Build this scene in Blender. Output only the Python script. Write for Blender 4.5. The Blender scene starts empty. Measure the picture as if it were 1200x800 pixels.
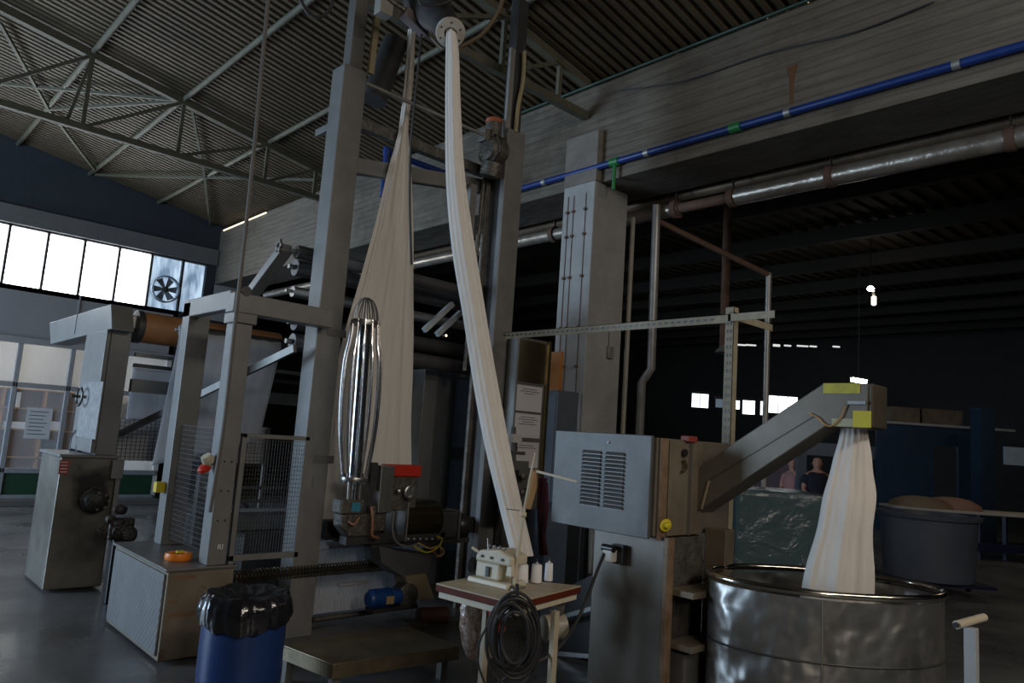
import bpy, bmesh, math, random
from mathutils import Vector, Matrix, noise
random.seed(7)
S_ = bpy.context.scene
COL = S_.collection
# ------------------------------------------------------------------ camera
YAW, PIT, ROL, FPX = .7505, .1297, .0690, 860.
_F = Vector((-math.cos(YAW)*math.cos(PIT), math.sin(YAW)*math.cos(PIT), math.sin(PIT)))
_r = Vector((math.sin(YAW), math.cos(YAW), 0)); _u = _r.cross(_F)
_R = _r*math.cos(ROL)+_u*math.sin(ROL); _U = -_r*math.sin(ROL)+_u*math.cos(ROL)
CAM = Vector((0, 0, 1.6))
cd = bpy.data.cameras.new('camera'); cam = bpy.data.objects.new('camera', cd); COL.objects.link(cam)
cd.sensor_width = 36; cd.lens = FPX*36/1200; cd.clip_end = 200
m = Matrix((_R, _U, -_F)).transposed().to_4x4(); m.translation = CAM; cam.matrix_world = m
S_.camera = cam
# ------------------------------------------------------------------ world, light, exposure
S_.view_settings.view_transform = 'Standard'; S_.view_settings.look = 'None'
S_.view_settings.gamma = 1; S_.view_settings.use_curve_mapping = False
S_.view_settings.exposure = 0.0
W = bpy.data.worlds.new('sky'); S_.world = W; W.use_nodes = True
W.node_tree.nodes['Background'].inputs[0].default_value = (.55, .75, 1, 1)
W.node_tree.nodes['Background'].inputs[1].default_value = 1.0

def area(name, loc, aim, sx, sy, power, col, spread=180):
    l = bpy.data.lights.new(name, 'AREA'); l.shape = 'RECTANGLE'; l.size = sx; l.size_y = sy
    l.energy = power; l.color = col; l.spread = math.radians(spread)
    o = bpy.data.objects.new(name, l); COL.objects.link(o); o.location = loc
    o.rotation_euler = (Vector(aim)-Vector(loc)).to_track_quat('-Z', 'Y').to_euler()
    return o
area('doorway_daylight', (-11.5, -5.9, 2.3), (-11.0, 0, 1.8), 5.0, 4.0, 930, (.60, .79, 1.0))
area('hall_lamp_front', (3.7, 2.8, 5.3), (-4.2, 3.4, .6), 5.6, .6, 160, (1, .89, .77))
area('added_fill_light', (3.9, -.4, 3.5), (-4.4, 2.8, .6), .6, 1.2, 70, (1, .89, .77))  # unseen fill light, added to even out the light around the tower column
area('hall_lamp_far', (-2.0, 16.0, 5.4), (-3.2, 16.5, 0), 1.2, .4, 22, (1, .82, .58))

# ------------------------------------------------------------------ point helpers
def ray(px, py): return _R*((px-600)/FPX) - _U*((py-400)/FPX) + _F
def P(px, py, ax, v):
    d = ray(px, py); i = 'xyz'.index(ax); return CAM + d*((v-CAM[i])/d[i])
def D(px, py, s): return CAM + ray(px, py)*s
def mix(a, b, t): return a+(b-a)*t
V3 = lambda *a: Vector(a)

# ------------------------------------------------------------------ materials
MATS = {}
def mat(name, c1, c2=None, rough=.6, metal=0., scale=6., stretch=(1, 1, 1), bump=0., bscale=None, rust=0., rustc=(.10, .045, .02), emit=None, es=0., alpha=1., trans=0., contrast=.5, detail=6, spec=.5):
    if name in MATS: return MATS[name]
    m = bpy.data.materials.new(name); m.use_nodes = True; N = m.node_tree.nodes; L = m.node_tree.links
    b = N['Principled BSDF']; b.inputs['Roughness'].default_value = rough; b.inputs['Metallic'].default_value = metal
    b.inputs['Specular IOR Level'].default_value = spec
    tc = N.new('ShaderNodeTexCoord'); mp = N.new('ShaderNodeMapping'); mp.inputs['Scale'].default_value = stretch
    L.new(tc.outputs['Object'], mp.inputs[0])
    if c2 is None: c2 = tuple(x*.8 for x in c1)
    n = N.new('ShaderNodeTexNoise'); n.inputs['Scale'].default_value = scale; n.inputs['Detail'].default_value = detail; n.inputs['Roughness'].default_value = .65
    L.new(mp.outputs[0], n.inputs['Vector'])
    r = N.new('ShaderNodeValToRGB'); r.color_ramp.elements[0].position = .5-contrast*.4; r.color_ramp.elements[1].position = .5+contrast*.4
    r.color_ramp.elements[0].color = (*c2, 1); r.color_ramp.elements[1].color = (*c1, 1)
    L.new(n.outputs[0], r.inputs[0]); out = r.outputs[0]
    if rust > 0:
        n2 = N.new('ShaderNodeTexNoise'); n2.inputs['Scale'].default_value = scale*.6; n2.inputs['Detail'].default_value = 8; n2.inputs['Roughness'].default_value = .75
        mp2 = N.new('ShaderNodeMapping'); mp2.inputs['Location'].default_value = (3.3, 7.1, 1.7); L.new(tc.outputs['Object'], mp2.inputs[0]); L.new(mp2.outputs[0], n2.inputs['Vector'])
        r2 = N.new('ShaderNodeValToRGB'); r2.color_ramp.elements[0].position = .72-rust*.35; r2.color_ramp.elements[1].position = .80-rust*.3
        L.new(n2.outputs[0], r2.inputs[0]); mx = N.new('ShaderNodeMixRGB'); mx.inputs[2].default_value = (*rustc, 1)
        L.new(r2.outputs[0], mx.inputs[0]); L.new(out, mx.inputs[1]); out = mx.outputs[0]
    L.new(out, b.inputs['Base Color'])
    if bump:
        bp = N.new('ShaderNodeBump'); bp.inputs['Strength'].default_value = bump; bp.inputs['Distance'].default_value = .02
        nb = N.new('ShaderNodeTexNoise'); nb.inputs['Scale'].default_value = bscale or scale*3; nb.inputs['Detail'].default_value = 4
        L.new(mp.outputs[0], nb.inputs['Vector']); L.new(nb.outputs[0], bp.inputs['Height']); L.new(bp.outputs[0], b.inputs['Normal'])
    if emit: b.inputs['Emission Color'].default_value = (*emit, 1); b.inputs['Emission Strength'].default_value = es
    if trans: b.inputs['Transmission Weight'].default_value = trans; b.inputs['IOR'].default_value = 1.1
    b.inputs['Alpha'].default_value = alpha
    MATS[name] = m; return m
PAINT = mat('grey_machine_paint', (.19, .19, .185), (.14, .14, .135), rough=.42, scale=5, rust=.06, rustc=(.12, .09, .06), bump=.05, spec=.5)
PAINT2 = mat('cabinet_steel', (.18, .18, .17), (.11, .105, .095), rough=.4, metal=.35, scale=3.5, stretch=(1, 1, .5), rust=.2, rustc=(.11, .075, .045), bump=.1)
SOOT = mat('sooty_cabinet_steel', (.22, .205, .175), (.07, .063, .053), rough=.38, metal=.4, scale=2.2, rust=.2, rustc=(.04, .035, .03), bump=.1)
STEEL = mat('brushed_steel', (.42, .42, .41), (.30, .30, .29), rough=.33, metal=.85, scale=4, stretch=(1, 1, .3), rust=.1, rustc=(.10, .08, .06), bump=.05)
VENT = mat('louvre_panel_steel', (.115, .117, .115), (.065, .066, .064), rough=.5, metal=.3, scale=3.5, rust=.24, rustc=(.05, .035, .022), bump=.08)
CHUTE = mat('chute_steel', (.19, .17, .14), (.13, .115, .09), rough=.45, metal=.3, scale=3, rust=.1, rustc=(.12, .08, .05), bump=.06)
DIRTY = mat('stained_steel', (.25, .215, .16), (.16, .13, .09), rough=.5, metal=.4, scale=4, rust=.35, rustc=(.10, .045, .02), bump=.1)
CHROME = mat('chrome', (.62, .62, .62), (.5, .5, .5), rough=.16, metal=1.)
DARKM = mat('dark_metal', (.07, .07, .07), (.04, .04, .04), rough=.5, metal=.4)
BLACK = mat('black_plastic', (.012, .012, .012), (.02, .02, .02), rough=.35)
RUBBER = mat('black_rubber', (.018, .018, .02), (.03, .03, .03), rough=.55)
CAST = mat('grimy_cast_metal', (.16, .15, .13), (.06, .055, .05), rough=.5, metal=.5, scale=12, rust=.3, rustc=(.12, .05, .02), bump=.5)
CONC = mat('board_marked_concrete', (.17, .15, .12), (.10, .088, .07), rough=.9, scale=3.2, stretch=(.5, 1, 5), rust=.13, rustc=(.075, .06, .045), bump=.55, bscale=7)
def board_lines(m):
    N = m.node_tree.nodes; L = m.node_tree.links; b = N['Principled BSDF']; src = b.inputs['Base Color'].links[0].from_socket
    tc = N.new('ShaderNodeTexCoord'); w = N.new('ShaderNodeTexWave'); w.bands_direction = 'Z'; w.inputs['Scale'].default_value = 3.2; w.inputs['Distortion'].default_value = 1.2; w.inputs['Detail'].default_value = 3
    mp = N.new('ShaderNodeMapping'); mp.inputs['Scale'].default_value = (.12, .12, 1); L.new(tc.outputs['Object'], mp.inputs[0]); L.new(mp.outputs[0], w.inputs['Vector'])
    r = N.new('ShaderNodeValToRGB'); r.color_ramp.elements[0].position = .02; r.color_ramp.elements[1].position = .16; r.color_ramp.elements[0].color = (.74, .74, .74, 1); L.new(w.outputs[0], r.inputs[0])
    n = N.new('ShaderNodeTexNoise'); n.inputs['Scale'].default_value = .35; n.inputs['Detail'].default_value = 9; n.inputs['Roughness'].default_value = .7; L.new(tc.outputs['Object'], n.inputs['Vector'])
    r2 = N.new('ShaderNodeValToRGB'); r2.color_ramp.elements[0].position = .42; r2.color_ramp.elements[1].position = .52; r2.color_ramp.elements[0].color = (.55, .53, .5, 1); L.new(n.outputs[0], r2.inputs[0])
    a = N.new('ShaderNodeMixRGB'); a.blend_type = 'MULTIPLY'; a.inputs[0].default_value = 1; L.new(src, a.inputs[1]); L.new(r.outputs[0], a.inputs[2])
    c = N.new('ShaderNodeMixRGB'); c.blend_type = 'MULTIPLY'; c.inputs[0].default_value = .8; L.new(a.outputs[0], c.inputs[1]); L.new(r2.outputs[0], c.inputs[2]); L.new(c.outputs[0], b.inputs['Base Color'])
board_lines(CONC)
PLAST = mat('painted_concrete', (.36, .37, .37), (.27, .275, .275), rough=.75, scale=3, rust=.10, rustc=(.16, .13, .10), bump=.2)
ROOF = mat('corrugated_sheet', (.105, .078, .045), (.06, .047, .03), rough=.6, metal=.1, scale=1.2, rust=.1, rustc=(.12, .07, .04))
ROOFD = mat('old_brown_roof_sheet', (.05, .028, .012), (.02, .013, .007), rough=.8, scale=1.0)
TRUSS = mat('green_grey_truss_paint', (.11, .108, .075), (.07, .07, .05), rough=.6, scale=8)
WALLB = mat('dark_blue_grey_wall', (.034, .042, .054), (.026, .032, .042), rough=.9, scale=2)
CABIN = mat('grey_cabin_panel', (.26, .26, .27), (.22, .22, .23), rough=.6, scale=1)
FLOOR = None
FAB = mat('white_knit_fabric', (.82, .79, .74), (.74, .71, .67), rough=.9, scale=30, stretch=(1, 1, .1), bump=.15, spec=.1)
FAB2 = mat('white_sheeting', (.70, .72, .75), (.62, .64, .67), rough=.85, scale=10, stretch=(1, 1, .1), bump=.1, spec=.1)
def translucent(m, k):
    N = m.node_tree.nodes; L = m.node_tree.links; b = N['Principled BSDF']; o = N['Material Output']
    t = N.new('ShaderNodeBsdfTranslucent'); x = N.new('ShaderNodeMixShader'); x.inputs[0].default_value = k
    L.new(b.inputs['Base Color'].links[0].from_socket, t.inputs[0]); L.new(b.outputs[0], x.inputs[1]); L.new(t.outputs[0], x.inputs[2]); L.new(x.outputs[0], o.inputs[0])
translucent(FAB, .12); translucent(FAB2, .45)
BLUEPIPE = mat('blue_pipe', (.010, .04, .21), (.008, .03, .16), rough=.4)
GREENP = mat('green_fitting', (.02, .20, .05), rough=.4)
LAG = mat('foil_lagged_pipe', (.50, .46, .40), (.30, .26, .21), rough=.3, metal=.7, scale=6, rust=.2, rustc=(.14, .07, .04), bump=.25)
RUST = mat('rusty_pipe', (.15, .08, .05), (.08, .05, .035), rough=.8, scale=10)
GALV = mat('galvanised_pipe', (.40, .40, .39), (.28, .28, .27), rough=.45, metal=.6, scale=8)
CREAM = mat('cream_enamel', (.60, .55, .42), (.52, .47, .35), rough=.35, scale=8)
IRON = mat('cream_slotted_angle', (.36, .33, .24), (.24, .21, .15), rough=.6, scale=12, rust=.2)
REDW = mat('red_brown_edge', (.13, .022, .008), (.08, .015, .007), spec=.2, rough=.6, scale=10)
TOPW = mat('pale_laminate', (.46, .40, .29), (.34, .29, .20), rough=.5, scale=12, rust=.15, rustc=(.15, .11, .07))
WHITE = mat('white_thread', (.80, .80, .82), (.74, .74, .77), rough=.7, scale=60, stretch=(.2, .2, 4), bump=.2)
PAPER = mat('white_paper', (.55, .55, .56), (.50, .50, .52), rough=.8, scale=5)
INK = mat('grey_ink', (.06, .06, .07), rough=.8)
RED = mat('red_plastic', (.55, .03, .015), (.45, .025, .012), rough=.4)
YEL = mat('yellow_plastic', (.62, .50, .015), (.5, .4, .01), rough=.45)
YTAPE = mat('yellow_tape', (.50, .46, .03), (.34, .32, .03), rough=.4, scale=20)
ORANGE = mat('orange_plastic', (.80, .22, .01), (.7, .18, .01), rough=.4)
BLUEM = mat('blue_motor_paint', (.015, .08, .30), (.01, .05, .2), rough=.4, scale=10)
CYAN = mat('cyan_label', (.05, .25, .38), rough=.5)
BLUED = mat('blue_drum_plastic', (.012, .042, .17), (.009, .03, .12), rough=.38, scale=4)
BAG = mat('black_bin_bag', (.01, .01, .013), (.015, .015, .018), rough=.16, spec=.7, bump=.5, bscale=9)
TUB = mat('blue_grey_tub_plastic', (.085, .105, .14), (.065, .08, .11), rough=.5, scale=3)
BROWNR = mat('brown_rubber_roller', (.42, .20, .08), (.30, .14, .055), rough=.55, scale=5)
COPPER = mat('copper_hose', (.35, .15, .08), (.2, .09, .05), rough=.4)
GREASE = mat('greasy_black_metal', (.05, .047, .04), (.02, .019, .017), rough=.4, metal=.5, scale=14, bump=.6)
BRONZE = mat('dark_bronze_cover', (.15, .12, .065), (.07, .055, .03), rough=.22, metal=.9, scale=2)
BRASS = mat('brassy_stainless', (.33, .28, .17), (.20, .165, .09), rough=.25, metal=.9, scale=2)
GREENW = mat('dark_green_panel', (.01, .05, .025), rough=.5)
SHELF = mat('orange_wood', (.36, .17, .06), (.26, .12, .04), rough=.5, scale=5, stretch=(1, 4, 1))
CARD = mat('cardboard', (.36, .22, .11), (.28, .17, .08), rough=.8, scale=4)
WOOD = mat('raw_wood', (.45, .30, .14), (.28, .17, .08), rough=.7, scale=8, stretch=(1, 1, .2))
OFFW = mat('office_wall', (.55, .53, .50), (.5, .48, .45), rough=.8, scale=1)
ALU = mat('grey_aluminium_frame', (.30, .31, .33), (.25, .26, .28), rough=.45, metal=.3, scale=5)
SKIN = mat('skin', (.45, .25, .18), (.4, .21, .15), rough=.6, scale=20)
NAVY = mat('dark_shirt', (.015, .015, .03), rough=.9)
PINKC = mat('pink_top', (.38, .20, .20), rough=.9)
BLUEW = mat('blue_partition_paint', (.012, .035, .065), (.008, .022, .045), rough=.6, scale=2)
DKBLUE = mat('dark_blue_frame_paint', (.008, .012, .05), rough=.5)
ORWALL = mat('orange_board', (.42, .16, .02), (.34, .12, .015), rough=.6)
WIRE = mat('dull_wire', (.09, .09, .09), (.05, .05, .05), rough=.5, metal=.4)
CHECK = None

def emis(name, col, s, n=None):
    m = bpy.data.materials.new(name); m.use_nodes = True; N = m.node_tree.nodes; L = m.node_tree.links
    b = N['Principled BSDF']; b.inputs['Base Color'].default_value = (*[c*.3 for c in col], 1); b.inputs['Roughness'].default_value = .3
    b.inputs['Emission Color'].default_value = (*col, 1); b.inputs['Emission Strength'].default_value = s
    if n:
        tc = N.new('ShaderNodeTexCoord'); t = N.new('ShaderNodeTexNoise'); t.inputs['Scale'].default_value = n; t.inputs['Detail'].default_value = 5
        mp = N.new('ShaderNodeMapping'); mp.inputs['Scale'].default_value = (1, 2.5, .6); L.new(tc.outputs['Object'], mp.inputs[0]); L.new(mp.outputs[0], t.inputs['Vector'])
        r = N.new('ShaderNodeValToRGB'); r.color_ramp.elements[0].position = .35; r.color_ramp.elements[1].position = .62
        r.color_ramp.elements[0].color = (col[0]*.25, col[1]*.3, col[2]*.36, 1); r.color_ramp.elements[1].color = (*col, 1)
        L.new(t.outputs[0], r.inputs[0]); L.new(r.outputs[0], b.inputs['Emission Color'])
    return m
PANE = emis('daylit_frosted_pane', (.93, .97, 1.0), 8.0)
PANED = emis('grimy_daylit_pane', (.55, .72, .9), 1.0, 3)
TUBE = emis('lit_tube', (1, .98, .92), 14)
FARW = emis('far_daylit_pane', (.85, .95, 1.0), 3.0)

def floor_mat():
    m = mat('worn_concrete_floor', (.165, .165, .165), (.07, .07, .07), rough=.32, scale=1.1, rust=.2, rustc=(.03, .028, .026), bump=.2, bscale=5)
    N = m.node_tree.nodes; L = m.node_tree.links; b = N['Principled BSDF']
    t = N.new('ShaderNodeTexNoise'); t.inputs['Scale'].default_value = 1.3; t.inputs['Detail'].default_value = 6
    tc = N.new('ShaderNodeTexCoord'); L.new(tc.outputs['Object'], t.inputs['Vector'])
    r = N.new('ShaderNodeMapRange'); r.inputs[1].default_value = .35; r.inputs[2].default_value = .65; r.inputs[3].default_value = .22; r.inputs[4].default_value = .5
    L.new(t.outputs[0], r.inputs[0]); L.new(r.outputs[0], b.inputs['Roughness'])
    return m
FLOOR = floor_mat()
def vat_mat():
    m = mat('dented_stainless', (.42, .42, .41), (.26, .255, .24), rough=.36, metal=.85, scale=5, rust=.12, rustc=(.16, .12, .08), bump=.0)
    N = m.node_tree.nodes; L = m.node_tree.links; b = N['Principled BSDF']; tc = N.new('ShaderNodeTexCoord')
    n1 = N.new('ShaderNodeTexNoise'); n1.inputs['Scale'].default_value = 3.6; n1.inputs['Detail'].default_value = 2
    L.new(tc.outputs['Object'], n1.inputs['Vector'])
    bp = N.new('ShaderNodeBump'); bp.inputs['Strength'].default_value = .8; bp.inputs['Distance'].default_value = .12
    L.new(n1.outputs[0], bp.inputs['Height']); L.new(bp.outputs[0], b.inputs['Normal'])
    return m
VAT = vat_mat()
def checker_mat():
    m = mat('bronze_checker_plate', (.24, .19, .12), (.12, .10, .065), rough=.42, metal=.6, scale=5, rust=.1, rustc=(.2, .17, .12))
    N = m.node_tree.nodes; L = m.node_tree.links; b = N['Principled BSDF']; tc = N.new('ShaderNodeTexCoord')
    mp = N.new('ShaderNodeMapping'); mp.inputs['Rotation'].default_value = (0, 0, .785); L.new(tc.outputs['Object'], mp.inputs[0])
    v = N.new('ShaderNodeTexBrick'); v.inputs['Scale'].default_value = 9; v.inputs['Mortar Size'].default_value = .03
    L.new(mp.outputs[0], v.inputs['Vector'])
    bp = N.new('ShaderNodeBump'); bp.inputs['Strength'].default_value = .9; bp.inputs['Distance'].default_value = .012
    L.new(v.outputs['Fac'], bp.inputs['Height']); L.new(bp.outputs[0], b.inputs['Normal'])
    return m
CHECK = checker_mat()
def glass_mat(name, rough=.03, tint=(.9, .95, 1), alpha=.16):
    m = bpy.data.materials.new(name); m.use_nodes = True; N = m.node_tree.nodes; L = m.node_tree.links
    b = N['Principled BSDF']; b.inputs['Base Color'].default_value = (*tint, 1); b.inputs['Roughness'].default_value = rough; b.inputs['Alpha'].default_value = alpha
    return m
GLASS = glass_mat('clear_glass')
def wrap_mat():
    m = bpy.data.materials.new('clear_shrink_film'); m.use_nodes = True; N = m.node_tree.nodes; L = m.node_tree.links
    b = N['Principled BSDF']; b.inputs['Base Color'].default_value = (.07, .11, .12, 1); b.inputs['Roughness'].default_value = .2
    tc = N.new('ShaderNodeTexCoord'); n = N.new('ShaderNodeTexNoise'); n.inputs['Scale'].default_value = 4; n.inputs['Detail'].default_value = 5; n.inputs['Distortion'].default_value = 1.5
    L.new(tc.outputs['Object'], n.inputs['Vector']); bp = N.new('ShaderNodeBump'); bp.inputs['Strength'].default_value = .8; bp.inputs['Distance'].default_value = .05
    L.new(n.outputs[0], bp.inputs['Height']); L.new(bp.outputs[0], b.inputs['Normal']); b.inputs['Alpha'].default_value = .8
    return m
def perf_mat():
    m = mat('perforated_grey_panel', (.16, .165, .165), (.12, .125, .125), rough=.5, scale=6)
    N = m.node_tree.nodes; L = m.node_tree.links; b = N['Principled BSDF']; tc = N.new('ShaderNodeTexCoord'); mp = N.new('ShaderNodeMapping')
    mp.inputs['Rotation'].default_value = (0, .785, 0); v = N.new('ShaderNodeTexVoronoi'); v.inputs['Scale'].default_value = 26; v.inputs['Randomness'].default_value = 0.
    L.new(tc.outputs['Object'], mp.inputs[0]); L.new(mp.outputs[0], v.inputs['Vector']); bp = N.new('ShaderNodeBump'); bp.inputs['Strength'].default_value = .7; bp.inputs['Distance'].default_value = .01
    L.new(v.outputs['Distance'], bp.inputs['Height']); L.new(bp.outputs[0], b.inputs['Normal']); return m
PERF = perf_mat()
WRAP = wrap_mat()
CLEARBAG = glass_mat('clear_plastic_bag', .15, (.75, .6, .5), .35)

# ------------------------------------------------------------------ object helpers
def worldloc(o):
    v = Vector((0, 0, 0))
    while o: v += o.location; o = o.parent
    return v
def tag(o, label=None, cat=None, group=None, kind=None):
    if label: o['label'] = label
    if cat: o['category'] = cat
    if group: o['group'] = group
    if kind: o['kind'] = kind
    return o
def thing(name, loc, label, cat, group=None):
    o = bpy.data.objects.new(name, None); COL.objects.link(o); o.location = loc; o.empty_display_size = .1
    return tag(o, label, cat, group)

class MB:
    def __init__(s): s.bm = bmesh.new(); s.sm = False
    def hexa(s, pts):   # 8 points: bottom 4 then top 4
        v = [s.bm.verts.new(p) for p in pts]
        for f in ((3, 2, 1, 0), (4, 5, 6, 7), (0, 1, 5, 4), (1, 2, 6, 5), (2, 3, 7, 6), (3, 0, 4, 7)): s.bm.faces.new([v[i] for i in f])
        return s
    def box(s, x0, x1, y0, y1, z0, z1):
        return s.hexa([(x0, y0, z0), (x1, y0, z0), (x1, y1, z0), (x0, y1, z0), (x0, y0, z1), (x1, y0, z1), (x1, y1, z1), (x0, y1, z1)])
    def bar(s, a, b, w, h, up=(0, 0, 1)):
        a = Vector(a); b = Vector(b); d = (b-a).normalized(); up = Vector(up)
        if abs(d.dot(up)) > .98: up = Vector((1, 0, 0))
        x = d.cross(up).normalized()*w/2; y = x.cross(d).normalized()*h/2
        return s.hexa([a-x-y, a+x-y, a+x+y, a-x+y, b-x-y, b+x-y, b+x+y, b-x+y])
    def tube(s, pts, r, n=10, closed=False, caps=True):
        s.sm = True; pts = [Vector(p) for p in pts]; k = len(pts); rs = r if isinstance(r, (list, tuple)) else [r]*k
        t0 = (pts[1]-pts[0]).normalized(); up = Vector((0, 0, 1)) if abs(t0.z) < .9 else Vector((1, 0, 0))
        nx = t0.cross(up).normalized(); rings = []
        for i in range(k):
            if closed: t = pts[(i+1) % k]-pts[i-1]
            else: t = pts[min(i+1, k-1)]-pts[max(i-1, 0)]
            t.normalize(); nx = (nx-t*nx.dot(t)); nx.normalize(); ny = t.cross(nx)
            rings.append([s.bm.verts.new(pts[i]+(nx*math.cos(2*math.pi*j/n)+ny*math.sin(2*math.pi*j/n))*rs[i]) for j in range(n)])
        for i in range(k if closed else k-1):
            A, B = rings[i], rings[(i+1) % k]
            for j in range(n): s.bm.faces.new((A[j], A[(j+1) % n], B[(j+1) % n], B[j]))
        if caps and not closed: s.bm.faces.new(rings[0][::-1]); s.bm.faces.new(rings[-1])
        return s
    def cyl(s, a, b, r, n=20, r2=None):
        return s.tube([a, b], [r, r if r2 is None else r2], n)
    def lathe(s, prof, c, axis=(0, 0, 1), n=32, sx=1., sy=1., rot=0., cap=True):   # prof: (radius, height)
        s.sm = True; c = Vector(c); q = Vector((0, 0, 1)).rotation_difference(Vector(axis)); rings = []
        for r, h in prof:
            ring = []
            for j in range(n):
                a = 2*math.pi*j/n; x, y = r*sx*math.cos(a), r*sy*math.sin(a)
                x, y = x*math.cos(rot)-y*math.sin(rot), x*math.sin(rot)+y*math.cos(rot)
                ring.append(s.bm.verts.new(c+q @ Vector((x, y, h))))
            rings.append(ring)
        for A, B in zip(rings, rings[1:]):
            for j in range(n): s.bm.faces.new((A[j], A[(j+1) % n], B[(j+1) % n], B[j]))
        if cap: s.bm.faces.new(rings[0][::-1]); s.bm.faces.new(rings[-1])
        return s
    def prism(s, pts, off):     # planar polygon extruded by off
        off = Vector(off); A = [s.bm.verts.new(p) for p in pts]; B = [s.bm.verts.new(Vector(p)+off) for p in pts]
        s.bm.faces.new(A[::-1]); s.bm.faces.new(B); n = len(pts)
        for i in range(n): s.bm.faces.new((A[i], A[(i+1) % n], B[(i+1) % n], B[i]))
        return s
    def loft(s, rings, cap=True, closed=True):
        s.sm = True; R = [[s.bm.verts.new(p) for p in r] for r in rings]; n = len(R[0])
        for A, B in zip(R, R[1:]):
            for j in range(n if closed else n-1): s.bm.faces.new((A[j], A[(j+1) % n], B[(j+1) % n], B[j]))
        if cap and closed: s.bm.faces.new(R[0][::-1]); s.bm.faces.new(R[-1])
        return s
    def build(s, name, m, parent=None, bevel=0., smooth=None, solid=0., sub=0):
        bmesh.ops.recalc_face_normals(s.bm, faces=s.bm.faces)
        off = worldloc(parent)
        lo = Vector((0, 0, 0))
        if parent is None:
            xs = [v.co for v in s.bm.verts]
            lo = Vector(((min(v.x for v in xs)+max(v.x for v in xs))/2, (min(v.y for v in xs)+max(v.y for v in xs))/2, min(v.z for v in xs)))
        for v in s.bm.verts: v.co -= off+lo
        me = bpy.data.meshes.new(name); s.bm.to_mesh(me); s.bm.free()
        o = bpy.data.objects.new(name, me); COL.objects.link(o); me.materials.append(m)
        o.location = lo
        if parent: o.parent = parent
        sm = s.sm if smooth is None else smooth
        if sm:
            me.polygons.foreach_set('use_smooth', [True]*len(me.polygons))
            try: me.set_sharp_from_angle(angle=math.radians(42))
            except Exception: pass
        if solid:
            md = o.modifiers.new('thick', 'SOLIDIFY'); md.thickness = solid; md.offset = 0
        if bevel:
            md = o.modifiers.new('bevel', 'BEVEL'); md.width = bevel; md.segments = 2; md.limit_method = 'ANGLE'; md.harden_normals = False
        if sub:
            md = o.modifiers.new('sub', 'SUBSURF'); md.levels = sub; md.render_levels = sub
        return o
def B(*a): return MB().box(*a)
def bez(pts, n=8):      # catmull-rom through pts
    pts = [Vector(p) for p in pts]; q = [pts[0]*2-pts[1]]+pts+[pts[-1]*2-pts[-2]]; out = []
    for i in range(1, len(q)-2):
        for k in range(n):
            t = k/n; a, b, c, d = q[i-1], q[i], q[i+1], q[i+2]
            out.append(.5*((2*b)+(c-a)*t+(2*a-5*b+4*c-d)*t*t+(3*b-a-3*c+d)*t**3))
    out.append(pts[-1]); return out
def struct(name, mb, m, label=None, **k):
    o = mb.build(name, m, **k); o['kind'] = 'structure'
    if label: o['label'] = label
    return o
def text(body, size, m, loc, rot, parent, name='lettering', ext=.001):
    c = bpy.data.curves.new(name, 'FONT'); c.body = body; c.size = size; c.extrude = ext; c.align_x = 'CENTER'; c.align_y = 'CENTER'
    t = bpy.data.objects.new(name, c); COL.objects.link(t)
    dg = bpy.context.evaluated_depsgraph_get(); me = bpy.data.meshes.new_from_object(t.evaluated_get(dg)); bpy.data.objects.remove(t)
    o = bpy.data.objects.new(name, me); COL.objects.link(o); me.materials.clear(); me.materials.append(m)
    o.location = Vector(loc)-worldloc(parent); o.rotation_euler = rot; o.parent = parent; return o
FX = (math.pi/2, 0, math.pi/2)      # text facing +X
FY = (math.pi/2, 0, 0)              # text facing -Y

# ================================================================== SHELL
YB, YBB = 6.32, 7.08        # concrete beam front and back
ZB = 4.63                   # beam underside
XW = -17.0
def roofz(y): return 6.02+.165*(YB-y)
struct('floor', B(-24, 5, -7, 33, -.12, 0), FLOOR)
# main bay roof: trapezoidal sheet, ribs running down the slope
mb = MB(); pitch = .125; x = XW-.2; prof = []
while x < 5:
    for dx, dz in ((0, 0), (.055, 0), (.07, .035), (.11, .035)): prof.append((x+dx, dz))
    x += pitch
A = [mb.bm.verts.new((px, -6.2, roofz(-6.2)+dz)) for px, dz in prof]; Bv = [mb.bm.verts.new((px, YBB, roofz(YBB)+dz)) for px, dz in prof]
for i in range(len(prof)-1): mb.bm.faces.new((A[i], A[i+1], Bv[i+1], Bv[i]))
struct('ceiling', mb, ROOF, 'corrugated sheet roof over the near bay', solid=.004)
mb = MB(); y = YBB; prof = []
x = -24
while x < 5:
    for dx, dz in ((0, 0), (.1, 0), (.14, .05), (.26, .05)): prof.append((x+dx, dz))
    x += .3
A = [mb.bm.verts.new((px, YBB-.02, 5.75+dz)) for px, dz in prof]; Bv = [mb.bm.verts.new((px, 33, 7.0+dz)) for px, dz in prof]
for i in range(len(prof)-1): mb.bm.faces.new((A[i], A[i+1], Bv[i+1], Bv[i]))
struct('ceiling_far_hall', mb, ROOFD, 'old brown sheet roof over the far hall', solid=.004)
struct('concrete_beam', B(XW+.02, 5, YB, YBB, ZB, roofz(YB)-.09), CONC, 'long board-marked concrete beam between the two bays')
# slit of daylight between roof and beam
p0, p1 = P(262, 270, 'y', YB-.01), P(312, 249, 'y', YB-.01)
struct('trim_1', MB().bar(p0, p1, .02, .025), emis('daylight_slit', (1, .85, .62), 1.6), 'thin slit of daylight under the roof edge')
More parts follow.
